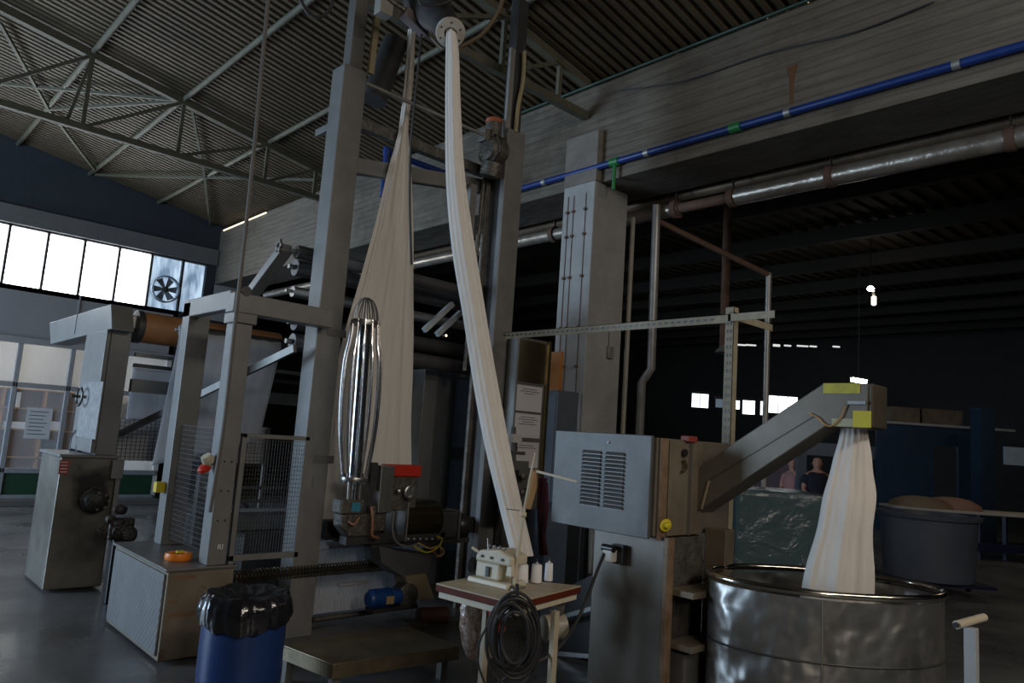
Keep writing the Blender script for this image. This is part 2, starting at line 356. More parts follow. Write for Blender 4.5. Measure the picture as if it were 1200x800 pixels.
# near bay end wall with the window band
struct('wall_left', B(XW-.2, XW, -6.2, YBB, 5.06, 8.1).box(XW-.2, XW, -6.2, YBB, 0, 3.80), WALLB, 'dark end wall above and under the window band')
struct('trim_2', B(XW, XW+.12, -6.2, YB-.02, 5.06, 5.42), mat('dark_lintel', (.14, .145, .15), rough=.7), 'dark lintel over the window band', bevel=.01)
ys = [-1.62, -.97, -.32, .33, .98, 1.63, 2.29, 2.945, 3.60, 4.26, 4.915, 5.58, 6.10]
for i in range(len(ys)-1):
    w = tag(bpy.data.objects.new('window_%d' % (i+1), None), None, kind='structure'); COL.objects.link(w); w.location = (XW, (ys[i]+ys[i+1])/2, 3.9)
    a, b = ys[i], ys[i+1]
    B(XW-.06, XW-.04, a+.02, b-.02, 3.88, 5.03).build('pane', PANED if i >= 10 else PANE, w)
    B(XW-.08, XW+.04, a-.025, a+.025, 3.80, 5.06).box(XW-.08, XW+.04, a, b, 3.80, 3.88).box(XW-.08, XW+.04, a, b, 5.02, 5.07).build('window_frame', DARKM, w, bevel=.004)
struct('wall_left_pier', B(XW-.2, XW+.02, 6.10, YB, 3.8, 5.07).box(XW-.2, XW, -6.2, -1.64, 3.8, 5.07), WALLB)
# extractor fan in a window
f = thing('extractor_fan', (XW+.02, 5.25, 4.3), 'round grey extractor fan set in the grimy window near the corner', 'fan')
c = P(193, 339, 'x', XW+.05)
MB().lathe([(.30, 0), (.30, .10), (.27, .12), (.27, .0)], c, (1, 0, 0), 32, cap=False).build('fan_housing', mat('fan_grey', (.28, .36, .45), rough=.5), f)
mb = MB().lathe([(.05, 0), (.05, .1), (.01, .12)], c, (1, 0, 0), 16)
mb.build('hub', DARKM, f)
for k in range(6):
    a = k*math.pi/3; d = Vector((0, math.cos(a), math.sin(a))); e = Vector((0, -math.sin(a), math.cos(a)))
    MB().hexa([c+d*.04-e*.03, c+d*.04+e*.03+V3(.03, 0, 0), c+d*.25+e*.10+V3(.03, 0, 0), c+d*.25-e*.05,
               c+d*.04-e*.03+V3(.01, 0, 0), c+d*.04+e*.03+V3(.04, 0, 0), c+d*.25+e*.10+V3(.04, 0, 0), c+d*.25-e*.05+V3(.01, 0, 0)]).build('blade', mat('fan_blade', (.2, .25, .3), rough=.5), f)
# back and side walls out of view, with the open doorway that lets the daylight in
struct('wall_front', B(-17.2, -14.0, -6.2, -6.0, 0, 8.1).box(-9.0, 5, -6.2, -6.0, 0, 8.1).box(-14, -9, -6.2, -6.0, 4.3, 8.1), WALLB)
struct('wall_right', B(4.9, 5.1, -6.2, 33, 0, 8.2), WALLB)
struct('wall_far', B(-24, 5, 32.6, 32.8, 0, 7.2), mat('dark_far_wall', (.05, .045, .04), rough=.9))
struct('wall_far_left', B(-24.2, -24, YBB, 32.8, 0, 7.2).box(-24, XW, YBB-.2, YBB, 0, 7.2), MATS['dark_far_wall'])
c0 = P(928, 80, 'y', YB)
mb = MB().prism([V3(c0.x-.05, YB-.004, c0.z+.02), V3(c0.x+.06, YB-.004, c0.z+.03), V3(c0.x+.025, YB-.004, c0.z-.12), V3(c0.x+.02, YB-.004, c0.z-.36), V3(c0.x-.015, YB-.004, c0.z-.36), V3(c0.x-.02, YB-.004, c0.z-.10)], (0, .006, 0))
struct('rust_streak', mb, mat('rust_stain', (.16, .07, .025), (.10, .05, .025), rough=.9, scale=12), 'rust streak running down the concrete beam')
# column under the beam
XC0, XC1 = -5.93, -5.44
struct('concrete_column', B(XC0, XC1, YB-.10, YB+.52, 0, ZB), PLAST, 'pale painted concrete column under the beam', bevel=.012)
struct('column_head', B(XC0-.01, XC1+.01, YB-.10, YB, ZB-.0, 5.25), mat('pale_concrete_head', (.22, .20, .18), (.13, .12, .10), rough=.9, scale=4, rust=.2, bump=.4), bevel=.01)
mb = MB()
for zz in (1.9, 2.45, 2.9, 3.5, 4.0, 4.3):
    for xx in (-5.84, -5.75, -5.56): mb.cyl((xx, YB-.13, zz), (xx, YB-.09, zz), .018, 8)
for xx in (-5.84, -5.75, -5.56): mb.tube([(xx, YB-.105, .3), (xx+.004, YB-.105, 2.2), (xx-.004, YB-.105, 4.5)], .005, 5)
mb.build('column_bolts', RUST)['kind'] = 'structure'
# far hall pieces of structure
mb = MB()
for k in range(9): mb.box(-24, 5, 8.6+k*2.6, 8.75+k*2.6, 5.45+(8.6+k*2.6-7)*.048, 5.72+(8.6+k*2.6-7)*.048)
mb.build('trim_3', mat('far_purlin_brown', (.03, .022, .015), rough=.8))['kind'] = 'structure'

# ================================================================== ROOF STEEL
def truss(x, label, y1=YB-.02):
    t = thing('roof_truss', (x, YB-.1, 5.5), label, 'roof truss', 'steel roof trusses')
    zt = lambda y: roofz(y)-.10
    MB().bar((x, -6, zt(-6)), (x, y1, zt(y1)), .09, .10).build('top_chord', TRUSS, t)
    MB().bar((x, -6, 5.52), (x, y1, 5.52), .09, .09).build('bottom_chord', TRUSS, t)
    ny = [5.8, 4.9, 3.5, 2.2, .85, -.5, -1.9, -3.3]
    for i, y in enumerate(ny):
        MB().bar((x, y, 5.52), (x, y, zt(y)), .05, .05).build('web_member', TRUSS, t)
        if i < len(ny)-1:
            MB().bar((x, ny[i+1], 5.52), (x, y, zt(y)), .045, .045).build('web_member', TRUSS, t)
    MB().bar((x, 2.0, 5.52), (x, 2.2, zt(2.2)), .04, .04).build('web_member', TRUSS, t)
    return t
truss(-11.55, 'steel roof truss crossing the upper left, nearer the end wall')
truss(-5.72, 'steel roof truss bearing on the beam above the pale column')
for i, (y, lb) in enumerate(((4.9, 'purlin tube running under the sheets, nearest the beam'), (3.5, 'purlin tube under the sheets, second out from the beam'),
                  (2.2, 'purlin tube under the sheets, third out from the beam'), (.85, 'purlin tube under the sheets, fourth out from the beam'))):
    tag(MB().tube([(XW, y, roofz(y)-.05), (4.8, y, roofz(y)-.05)], .042, 10).build('purlin', TRUSS), lb, 'purlin', 'roof purlins')
def onroof(px, py, dz=.09):
    d = ray(px, py); c = 6.02-dz+.165*YB; t = (c-CAM.z-.165*CAM.y)/(d.z+.165*d.y); return CAM+d*t
for a, b, lb in (((57, 128), (218, 118), 'brace tube from the lower left node to the middle truss node'), ((0, 27), (57, 128), 'brace tube coming down from the left edge to the node'),
              ((57, 128), (112, 200), 'dark brace tube from the left node down to the end wall'), ((112, 205), (240, 208), 'level brace tube near the end wall'),
              ((240, 208), (372, 211), 'level brace tube between the node and the left tower'), ((224, 122), (240, 208), 'short steep brace tube right of the middle node'),
              ((240, 208), (246, 265), 'brace tube dropping to the window corner'), ((218, 118), (0, 98), 'brace tube from the middle node to the left edge')):
    tag(MB().bar(onroof(*a), onroof(*b), .045, .045).build('roof_brace', TRUSS), lb, 'brace', 'roof bracing tubes')
tag(MB().tube([(-7.5, YB-.05, roofz(YB)-.14), (4.8, YB-.05, roofz(YB)-.14)], .02, 10).build('green_conduit', mat('dark_green_paint', (.02, .05, .035), rough=.4)), 'dark green conduit under the roof edge along the beam', 'conduit')
pts = [P(720, 107, 'y', YB-.03), P(800, 95, 'y', YB-.03), P(900, 62, 'y', YB-.03), P(1000, 38, 'y', YB-.03), P(1095, 2, 'y', YB-.03)]
tag(MB().tube(bez(pts), .008, 6).build('wall_cable', RUBBER), 'thin black cable sagging across the concrete beam', 'cable')
GAP = emis('pinhole_daylight', (1, .72, .42), 1.2)
for px, py, r_ in ((793, 69, .010), (843, 52, .008), (865, 44, .007), (899, 32, .007), (910, 28, .008), (922, 24, .010), (934, 21, .008), (947, 16, .009), (985, 2, .009)):
    q = P(px, py, 'y', YB-.004); q.z = roofz(YB)-.115-.02*((px % 3)/3)
    struct('daylight_pinhole', MB().lathe([(r_*.5, -.004), (r_, 0), (r_*.5, .004)], q, (0, 1, 0), 10), GAP)
# ================================================================== PIPES
yb = YB-.07
a, b = P(400, 262, 'y', yb), P(1215, 66, 'y', yb)
t = thing('blue_pipe', (-6, yb, 4.8), 'bright blue pipe running the length of the concrete beam', 'pipe')
zb = 1.6+(4.16-1.6)*1.25
xe, yv = P(500, 195, 'z', zb).x, P(453, 178, 'z', zb).y
MB().tube([(xe, yb, zb), (3, yb, zb)], .038, 14).build('pipe_run', BLUEPIPE, t)
MB().tube([(xe, yb, zb), (xe, yv, zb)], .038, 14).build('branch_pipe', BLUEPIPE, t)
MB().tube([(xe, yv, zb+.03), (xe, yv, zb-.55)], .038, 14).build('drop_pipe', BLUEPIPE, t)
for yy0 in (yb, yv): MB().lathe([(.046, -.046), (.05, 0), (.046, .046)], (xe, yy0, zb), n=14).build('elbow', BLUEPIPE, t)
for px in (640, 758, 922, 1122):
    c = P(px, 180, 'y', yb).x; MB().tube([(c-.03, yb, zb), (c+.03, yb, zb)], .043, 14).build('clip', GALV, t)
for px in (721, 861):
    c = P(px, 180, 'y', yb).x; MB().tube([(c-.06, yb, zb), (c+.06, yb, zb)], .05, 14).build('green_joint', GREENP, t)
c = P(721, 180, 'y', yb).x
MB().tube([(c, yb, zb), (c, yb, zb-.33)], .022, 10).build('green_drop_pipe', GREENP, t)
yp = 7.15; zp = 4.44
t = thing('lagged_pipe', (-5, yp, zp), 'silvery foil-lagged pipe hanging behind the beam, the lower of the two', 'pipe', 'pipes behind the beam')
MB().tube([(-16, yp, zp), (-4.9, yp, zp)], .085, 16).build('lagging', LAG, t)
MB().tube([(-4.15, yp, zp), (3, yp, zp)], .10, 16).build('lagging', LAG, t)
MB().tube([(-5.0, yp, zp), (-4.1, yp, zp)], .06, 12).build('bare_joint', RUST, t)
for cx in (-6.95, -4.95, -4.2, -3.1, -1.55):
    MB().tube([(cx-.035, yp, zp), (cx+.035, yp, zp)], .115, 14).build('flange', RUST, t)
    MB().bar((cx, yp, zp), (cx, yp, 5.7), .03, .008).build('hanger', DARKM, t)
t = thing('rusty_upper_pipe', (-4, 7.25, 4.8), 'brown rusty pipe close above the silvery lagged pipe', 'pipe', 'pipes behind the beam')
zu = P(1000, 184, 'y', 7.4).z
MB().tube([(-12, 7.4, zu), (3, 7.4, zu)], .07, 14).build('pipe_run', mat('brown_lagging', (.24, .18, .12), (.14, .10, .07), rough=.5, metal=.4, scale=5), t)
for cx in (-4.3, -3.1): MB().bar((cx, 7.4, zu), (cx, 7.4, 5.75), .03, .008).build('hanger', DARKM, t)
# down pipes
a, b = P(769, 250, 'y', 7.0), P(763, 432, 'y', 7.0); c0, c1 = P(752, 448, 'y', 7.0), P(755, 520, 'y', 7.0)
tag(MB().tube([a+V3(0, 0, .1), b, mix(b, c0, .5), V3(c0.x, 7.0, c0.z), V3(c0.x+.01, 7.0, .0)], .05, 14).build('down_pipe', GALV), 'galvanised vertical pipe with a dog-leg, right of the column', 'pipe')
a, b = P(742, 255, 'y', 7.0), P(727, 450, 'y', 7.0)
tag(MB().tube([a, V3(a.x-.0, 7.0, 0)], .03, 12).build('conduit', mat('cream_conduit', (.36, .34, .29), rough=.5)), 'thin pale conduit tight beside the concrete column', 'pipe')
a = P(901, 320, 'y', 8.3)
tag(MB().tube([(a.x, 8.3, 0), (a.x, 8.3, a.z)], .035, 10).build('roof_pole', GALV), 'thin grey pole standing behind the chute arm', 'pole')
a = P(853, 240, 'y', 8.6)
t = thing('drop_pipe', (a.x, 8.6, 0), 'brown hanging pipe with a cone end behind the slotted post', 'pipe')
MB().tube([(a.x, 8.6, 5.7), (a.x, 8.6, P(852, 405, 'y', 8.6).z)], .055, 12).build('pipe_run', RUST, t)
c = P(850, 408, 'y', 8.6); MB().lathe([(.14, -.06), (.06, .04)], c).build('cone', GALV, t)
# brown brace pipe seen behind the vertical pipes
tag(MB().tube([P(769, 258, 'y', 7.0), P(901, 322, 'y', 8.3)], .035, 10).build('sloping_pipe', RUST), 'rusty sloping pipe in the dark between the vertical pipes', 'pipe')
# hanging cable/strap at left
a = P(318, 0, 'x', -3.6); b = P(262, 440, 'x', -3.6)
e0, e1 = P(317, -30, 'x', -4.6), P(243, 640, 'x', -4.75)
t = MB().tube(bez([e0, mix(e0, e1, .35)+V3(0, .02, 0), mix(e0, e1, .65)+V3(0, .02, 0), P(262, 500, 'x', -4.72), P(246, 600, 'x', -4.75)]), .014, 8)
tag(t.build('hanging_conduit', mat('grey_conduit', (.14, .13, .12), rough=.6)), 'long thin grey conduit hanging from the roof past the guard frame', 'conduit')
# ================================================================== OFFICE CABIN (left)
XO = -14.0
lz = lambda px, py: P(px, py, 'x', XO)
struct('wall_cabin', B(XO-.08, XO, -3, 4.62, 2.62, 3.48).box(XO-3, XO, -3, 4.62, 3.40, 3.48), CABIN, 'grey fascia panels above the glazed office')
struct('trim_4', B(XO, XO+.06, -3, 4.62, 2.56, 2.66).box(XO, XO+.03, .98, 1.0, 2.66, 3.46).box(XO, XO+.012, 3.0, 3.02, 2.66, 3.46), ALU)
struct('wall_cabin_back', B(XO-3, XO-2.9, -3, 4.62, 0, 3.4).box(XO-3, XO, 4.54, 4.62, 0, 3.4), OFFW)
struct('trim_5', B(XO-.1, XO+.25, -3, 4.62, 0, .10), mat('kerb', (.12, .11, .10), rough=.8), 'low concrete kerb along the office front', bevel=.01)
# glazed screen bays
yy = [-1.2, .4, 1.35, 2.28, 3.03, 3.8, 4.58]
for i in range(len(yy)-1):
    a, b = yy[i], yy[i+1]
    w = tag(bpy.data.objects.new('window_%d' % (20+i), None), None, kind='structure'); COL.objects.link(w); w.location = (XO, a, 0)
    B(XO-.02, XO-.012, a+.03, b-.03, .56, 2.58).build('pane', GLASS, w)
    B(XO-.06, XO+.02, a-.035, a+.035, .1, 2.6).box(XO-.06, XO+.02, a, b, 1.86, 1.94).box(XO-.06, XO+.02, a, b, .50, .58).box(XO-.06, XO+.02, a, b, .1, .16).build('window_frame', ALU, w, bevel=.005)
    B(XO-.04, XO-.0, a+.035, b-.035, .16, .50).build('lower_panel', GREENW if i >= 3 else OFFW, w)
# office interior
t = thing('ceiling_tube_light', (XO-1.3, 2.9, 2.95), 'lit fluorescent tube under the office ceiling', 'ceiling light')
c0, c1 = P(52, 411, 'x', XO-1.6), P(100, 411, 'x', XO-1.6)
B(XO-1.7, XO-1.5, 2.6, 4.0, 2.92, 2.98).build('fitting', OFFW, t); MB().tube([(XO-1.6, 2.65, 2.89), (XO-1.6, 3.95, 2.89)], .03, 10).build('tube', TUBE, t)
la = area('office_lamp', (XO-1.5, 1.8, 3.2), (XO-1.5, 1.8, 0), 2.0, 3.5, 38, (1, .93, .82))
SX0, SX1 = XO-2.3, XO-1.9
t = thing('bookshelf', (XO-2.1, 3, 0), 'orange-brown wooden office shelf unit seen through the glazing', 'shelf unit')
B(SX0, SX0+.02, 1.6, 4.4, .1, 1.85).build('back_panel', SHELF, t)
for yv in (1.6, 2.45, 3.1, 3.75, 4.38): B(SX0, SX1, yv, yv+.025, 0.1, 1.85).build('side_panel', SHELF, t)
for zv in (.12, .62, 1.12, 1.5, 1.85): B(SX0, SX1, 1.6, 4.4, zv, zv+.025).build('shelf', SHELF, t)
items = [(1.70, 1.88, 1.525, .24, CARD, 'brown cardboard box'), (1.95, 2.2, 1.145, .26, CARD, 'brown carton'), (2.52, 2.62, 1.525, .28, BLUEM, 'blue lever file'), (2.65, 2.72, 1.525, .28, PAPER, 'white lever file'),
         (2.5, 2.95, 1.145, .12, PAPER, 'stack of white papers'), (3.15, 3.5, 1.145, .16, PAPER, 'crumpled pile of white papers'), (3.2, 3.45, .645, .30, BLACK, 'black file box'), (1.75, 2.1, .645, .28, CARD, 'open brown box'), (3.8, 4.2, 1.525, .22, CARD, 'low brown box')]
places = ['on the top shelf at the left', 'on the middle shelf at the left', 'on the top shelf in the middle', 'beside the blue file', 'on the middle shelf under the files', 'on the middle shelf near the cabinet', 'on the low shelf at the right', 'on the low shelf at the left', 'on the top shelf at the right']
for (y0, y1, z0, h, mm, nm), pl in zip(items, places):
    tag(B(SX0+.04, SX1-.03, y0, y1, z0, z0+h).build(nm.split()[-1] if nm.split()[-1] != 'papers' else 'paper_stack', mm, bevel=.008), nm+' '+pl+' in the office', 'box' if mm is CARD else ('file' if 'file' in nm else 'papers'))
p = P(42, 497, 'x', XO+.004)
t = tag(B(XO+.002, XO+.005, 2.50, 2.86, 1.05, 1.55).build('notice_sheet', PAPER), 'grey notice sheet taped on the office glass', 'notice')
for k in range(7): B(XO+.005, XO+.0065, 2.54, 2.80-.03*(k % 3), 1.48-.06*k, 1.492-.06*k).build('text_line', INK, t)

# ================================================================== LEFT CABINET MACHINE
t = thing('drive_cabinet', (-8.1, 2.0, 0), 'tall sooty steel drive cabinet at far left carrying an upright hood and arm', 'machine')
X1, X0, Y0, Y1 = -7.45, -8.22, 1.64, 2.10
def soot_patch(m, c, r, col=(.012, .011, .01)):
    N = m.node_tree.nodes; L = m.node_tree.links; b = N['Principled BSDF']; src = b.inputs['Base Color'].links[0].from_socket
    tc = N.new('ShaderNodeTexCoord'); vm = N.new('ShaderNodeVectorMath'); vm.operation = 'DISTANCE'; vm.inputs[1].default_value = c
    n = N.new('ShaderNodeTexNoise'); n.inputs['Scale'].default_value = 6; ad = N.new('ShaderNodeMath'); ad.operation = 'MULTIPLY_ADD'; ad.inputs[1].default_value = .22
    L.new(tc.outputs['Object'], vm.inputs[0]); L.new(tc.outputs['Object'], n.inputs['Vector']); L.new(n.outputs[0], ad.inputs[0]); L.new(vm.outputs['Value'], ad.inputs[2])
    mr = N.new('ShaderNodeMapRange'); mr.inputs[1].default_value = r*.55+.11; mr.inputs[2].default_value = r+.11; mr.inputs[3].default_value = .9; mr.inputs[4].default_value = 0
    L.new(ad.outputs[0], mr.inputs[0]); mx = N.new('ShaderNodeMixRGB'); mx.inputs[2].default_value = (*col, 1); L.new(mr.outputs[0], mx.inputs[0]); L.new(src, mx.inputs[1]); L.new(mx.outputs[0], b.inputs['Base Color'])
B(X0, X1, Y0, Y1, 0.02, 1.16).build('body', SOOT, t, bevel=.012)
soot_patch(SOOT, tuple(P(108, 572, 'x', X1)-t.location), .20)
B(X0-.02, X1+.02, Y0-.02, Y1, 1.16, 1.185).build('top_plate', PAINT, t, bevel=.004)
B(-8.15, -7.45, 1.90, 2.07, 1.185, 2.36).build('upright', PAINT, t, bevel=.008)
B(-8.17, -7.46, 1.86, 1.90, 1.20, 2.33).build('front_door', PAINT, t, bevel=.006)
YH = 1.86
MB().prism([P(58, 378, 'y', YH), P(130, 356, 'y', YH), P(131, 385, 'y', YH), P(59, 403, 'y', YH)], (0, .19, 0)).build('arm_hood', PAINT, t, bevel=.006)
q = [P(130, 356, 'y', YH), P(131, 385, 'y', YH)]; hx = q[0].x
a0 = P(91, 367, 'y', YH); B(a0.x-.008, a0.x+.008, YH-.004, YH+.002, a0.z-.22, a0.z).build('seam', DARKM, t)
c = V3(hx+.001, YH+.155, q[0].z-.09); MB().cyl(c, c+V3(.008, 0, 0), .028, 24).build('round_hole', BLACK, t)
c = P(100, 465, 'y', 1.85)
MB().tube([c+V3(math.cos(k*math.pi/8)*.10, -.05, math.sin(k*math.pi/8)*.085) for k in range(16)], .011, 6, closed=True).build('handwheel', BLACK, t)
MB().cyl(c+V3(0, .02, 0), c+V3(0, -.12, 0), .014, 10).build('spindle', DARKM, t)
a0, b0 = P(100, 450, 'y', 1.856), P(112, 512, 'y', 1.856)
B(a0.x-.05, b0.x+.02, 1.85, 1.86, b0.z-.02, a0.z+.02).build('control_plate', mat('pale_plate', (.32, .32, .32), (.15, .15, .16), rough=.5, scale=14), t)
c = P(74, 546, 'x', X1+.003); lb = B(X1, X1+.004, c.y-.03, c.y+.045, c.z-.07, c.z+.055).build('warning_label', mat('dull_red_label', (.35, .03, .02), rough=.5), t)
for k in range(4): B(X1+.004, X1+.005, c.y-.02, c.y+.035, c.z+.03-.028*k, c.z+.038-.028*k).build('text_line', PAPER, lb)
c = P(112, 585, 'x', X1)
MB().lathe([(.12, 0), (.12, .05), (.09, .07), (.09, .13), (.05, .16)], c+V3(0, -.02, 0), (1, 0, 0), 20).build('coupling', GREASE, t)
for k in range(7):
    a = k*.9; MB().cyl(c+V3(.06, .07*math.cos(a), .07*math.sin(a)), c+V3(.15, .07*math.cos(a), .07*math.sin(a)), .014, 8).build('bolt', CAST, t)
B(X1, X1+.06, 2.04, 2.14, .98, 1.15).box(X1, X1+.04, 2.09, 2.13, .5, .98).build('side_bracket', PAINT, t, bevel=.005)
# black chute-like curved guard behind cabinet
tag(MB().lathe([(.17, -.25), (.17, 0), (.10, .02), (.10, -.25)], P(88, 522, 'y', 1.87)+V3(-.02, 0, .02), (0, -1, 0), 24, cap=False).build('guard_drum', BLACK, bevel=.01), 'black curved guard drum at the foot of the upright on the drive cabinet', 'drum')

# drive chain lump between the cabinet and the low box
t = thing('chain_gearbox', (-6.9, 2.15, 0), 'dark greasy gear cluster on a stand between the cabinet and the low steel box', 'gearbox')
c = P(142, 615, 'x', -6.85)
B(c.x-.1, c.x+.02, c.y-.05, c.y+.06, 0, c.z-.10).build('stand', BLACK, t, bevel=.01)
for k in range(9):
    a = c+V3(random.uniform(-.05, .1), random.uniform(-.12, .12), random.uniform(-.13, .14)); r = random.uniform(.035, .08)
    MB().lathe([(r*.5, -.04), (r, -.03), (r, .03), (r*.5, .04)], a, (1, random.uniform(-.4, .4), random.uniform(-.3, .3)), 14).build('gear', GREASE, t)
B(c.x-.08, c.x+.04, c.y-.1, c.y+.1, c.z-.12, c.z+.06).build('casing', GREASE, t, bevel=.02)

# low steel box with louvred flank
t = thing('low_steel_cabinet', (-5.6, 2.1, 0), 'low steel cabinet with rust-streaked end at the foot of the guard frame', 'cabinet')
B(-6.22, -5.07, 1.82, 2.26, .02, .58).build('body', DIRTY, t, bevel=.006)
B(-6.24, -5.055, 1.80, 2.28, .58, .60).build('top_plate', PAINT2, t, bevel=.004)
B(-6.18, -5.10, 1.805, 1.82, .05, .56).build('side_door', PERF, t, bevel=.004)
SM = mat('rust_smear', (.20, .115, .05), (.14, .085, .045), rough=.7, scale=9)
for zz, y0, y1, h in ((.53, 1.86, 2.0, .022), (.38, 1.84, 1.90, .018), (.29, 1.85, 2.02, .03)): B(-5.071, -5.0685, y0, y1, zz, zz+h).build('rust_smear', SM, t, bevel=.001)
# orange tape ring
c = P(209, 652, 'z', .62)
t = thing('orange_tape_dispenser', (c.x, c.y, .6), 'bright orange tape coil lying on the low steel cabinet', 'tape')
MB().lathe([(.055, .0), (.085, .0), (.092, .02), (.085, .045), (.055, .045), (.055, 0)], (c.x, c.y, .602), cap=False).build('coil', ORANGE, t)
B(c.x-.01, c.x+.02, c.y-.02, c.y+.03, .645, .662).build('buckle', YEL, t, bevel=.003)

# ================================================================== GUARD FRAME
t = thing('machine_guard', (-5.5, 2.3, .6), 'grey box-section guard frame with mesh door, standing on the low steel cabinet', 'guard')
ZF = 2.47
B(-5.24, -5.09, 2.07, 2.20, .6, 2.34).build('post', PAINT, t, bevel=.006)
B(-6.16, -6.01, 2.07, 2.24, .6, 2.50).build('post', PAINT, t, bevel=.006)
B(-6.16, -5.24, 2.07, 2.15, 2.38, 2.52).build('top_rail', PAINT, t, bevel=.006)
B(-5.22, -5.08, 2.04, 2.82, 2.345, 2.485).build('cross_rail', PAINT, t, bevel=.006)
c = P(289, 341, 'x', -5.08); MB().cyl(c, c+V3(.006, 0, 0), .035, 20).build('round_hole', BLACK, t)
B(-5.25, -5.07, 2.05, 2.22, 2.27, 2.345).build('clamp', PAINT2, t, bevel=.005)
a = P(347, 408, 'x', -5.26); b = P(141, 508, 'y', 2.22)
MB().bar(V3(-5.28, a.y, a.z), b, .03, .06).build('diagonal_brace', PAINT2, t)
def meshpanel(name, o, u, v, nu, nv, r, m, parent):
    mb = MB(); o = Vector(o); u = Vector(u); v = Vector(v)
    for i in range(nu+1): mb.bar(o+u*i/nu, o+u*i/nu+v, r, r)
    for i in range(nv+1): mb.bar(o+v*i/nv, o+v*i/nv+u, r, r)
    return mb.build(name, m, parent)
meshpanel('mesh_panel', (-6.0, 2.12, .66), (.76, 0, 0), (0, 0, .86), 30, 24, .0024, WIRE, t)
g = meshpanel('mesh_door', (-5.10, 2.24, .66), (0, .47, 0), (0, 0, .80), 22, 26, .0024, WIRE, t)
B(-5.12, -5.08, 2.215, 2.25, .6, 1.50).box(-5.12, -5.08, 2.70, 2.735, .6, 1.50).box(-5.12, -5.08, 2.215, 2.735, 1.47, 1.50).box(-5.12, -5.08, 2.215, 2.735, .62, .66).build('door_frame', PAINT, t, bevel=.003)
text('RI', .05, WHITE, (-5.088, 2.15, .72), FX, t)
for zz in (.9, 1.1, 1.3):
    for yy0 in (2.11, 2.16): MB().cyl((-5.09, yy0, zz), (-5.083, yy0, zz), .006, 8).build('bolt', BLACK, t)
c = P(246, 530, 'y', 2.0)
t = thing('warning_beacon', (c.x, 2.03, c.z), 'small cream alarm beacon with a red lens on the near guard post', 'beacon')
q = V3(-5.17, 2.03, 1.30)
MB().lathe([(.035, .04), (.045, .0), (.025, -.04)], q, (.1, -.5, .6), 18).build('horn', CREAM, t)
MB().lathe([(.02, -.02), (.045, .0), (.045, .02), (.03, .03)], q+V3(-.01, -.02, -.05), (-.2, .5, -.8), 18).build('lens', RED, t)
B(-5.18, -5.14, 2.04, 2.075, 1.27, 1.31).build('bracket', DARKM, t)
c = P(184, 569, 'y', 2.05)
t = thing('emergency_stop', (-6.08, 2.04, c.z), 'yellow emergency stop box with red button on the far guard post', 'switch')
B(-6.12, -6.05, 2.0, 2.07, c.z-.04, c.z+.04).build('box', YEL, t, bevel=.006); MB().cyl((-6.12, 2.035, c.z), (-6.16, 2.035, c.z), .025, 16).build('button', RED, t)
# beam behind the frame: rollers and white sheets
t = thing('large_brown_roller', (-7.4, 2.3, 2.3), 'wide brown rubber-covered roller at the top of the cabinet upright', 'roller')
a = P(163, 383, 'x', -7.65)
MB().cyl(V3(-7.65, 2.19, a.z), V3(-7.65, 3.6, a.z), .15, 28).build('roller', BROWNR, t)
MB().lathe([(.05, -.06), (.16, -.05), (.16, 0), (.14, .02)], (-7.65, 2.19, a.z), (0, 1, 0), 24).build('end_cheek', DARKM, t)
B(-7.70, -7.6, 2.08, 2.15, a.z-.03, a.z+.1).build('bearing', GALV, t, bevel=.01)
for z0, nm in ((2.13, 'lower'), (2.03, 'lowest')):
    tag(MB().bar((-7.45, 2.12, z0), (-7.45, 4.6, z0), .05, .035).build('cross_bar', DARKM if nm == 'lowest' else PAINT2), 'flat bar under the brown roller, the %s one' % nm, 'bar')
tag(B(-7.5, -7.42, 2.12, 4.6, 1.78, 1.90).build('cross_beam', PAINT2), 'broad grey cross beam under the brown roller', 'beam')
mb = MB(); rows = []
tl, tr, bl, br = P(158, 436, 'x', -7.7), P(208, 430, 'x', -7.7), P(152, 500, 'x', -7.7), P(205, 500, 'x', -7.7)
def sheet(tl, tr, bl, br, nu, nv, amp, axis, wav=5, curl=0, th=.003):
    mb = MB(); axis = Vector(axis); R = []
    for j in range(nv+1):
        row = []
        for i in range(nu+1):
            u, v = i/nu, j/nv; p = mix(mix(tl, tr, u), mix(bl, br, u), v)
            p = p+axis*(amp*math.sin(u*wav*6.283+v*1.3)*(0.3+.7*v)+amp*.5*math.sin(u*wav*15.1+2))
            if curl and v < .12: p = p-axis*curl*(1-v/.12)**2
            row.append(p)
        R.append(row)
    mb.loft(R, closed=False); return mb
tag(sheet(V3(-8.2, 2.33, 2.05), V3(-8.2, 3.6, 2.05), V3(-8.2, 2.33, 1.50), V3(-8.2, 3.6, 1.50), 24, 10, .006, (1, 0, 0)).build('fabric_sheet', FAB2, solid=.004), 'short pale sheet hanging beside the drive cabinet upright', 'fabric')
t = thing('mesh_screen', (-8.2, 3, 1.2), 'light wire mesh screen behind the guard frame', 'screen')
meshpanel('mesh_panel', (-8.2, 2.2, 1.10), (0, 1.7, 0), (0, 0, .42), 40, 11, .004, WIRE, t)
B(-8.26, -8.25, 2.2, 3.9, 1.10, 1.52).build('backing_sheet', WHITE, t)
for yv in (2.22, 3.88): B(-8.25, -8.21, yv-.02, yv+.02, 0, 1.52).build('leg', PAINT2, t)
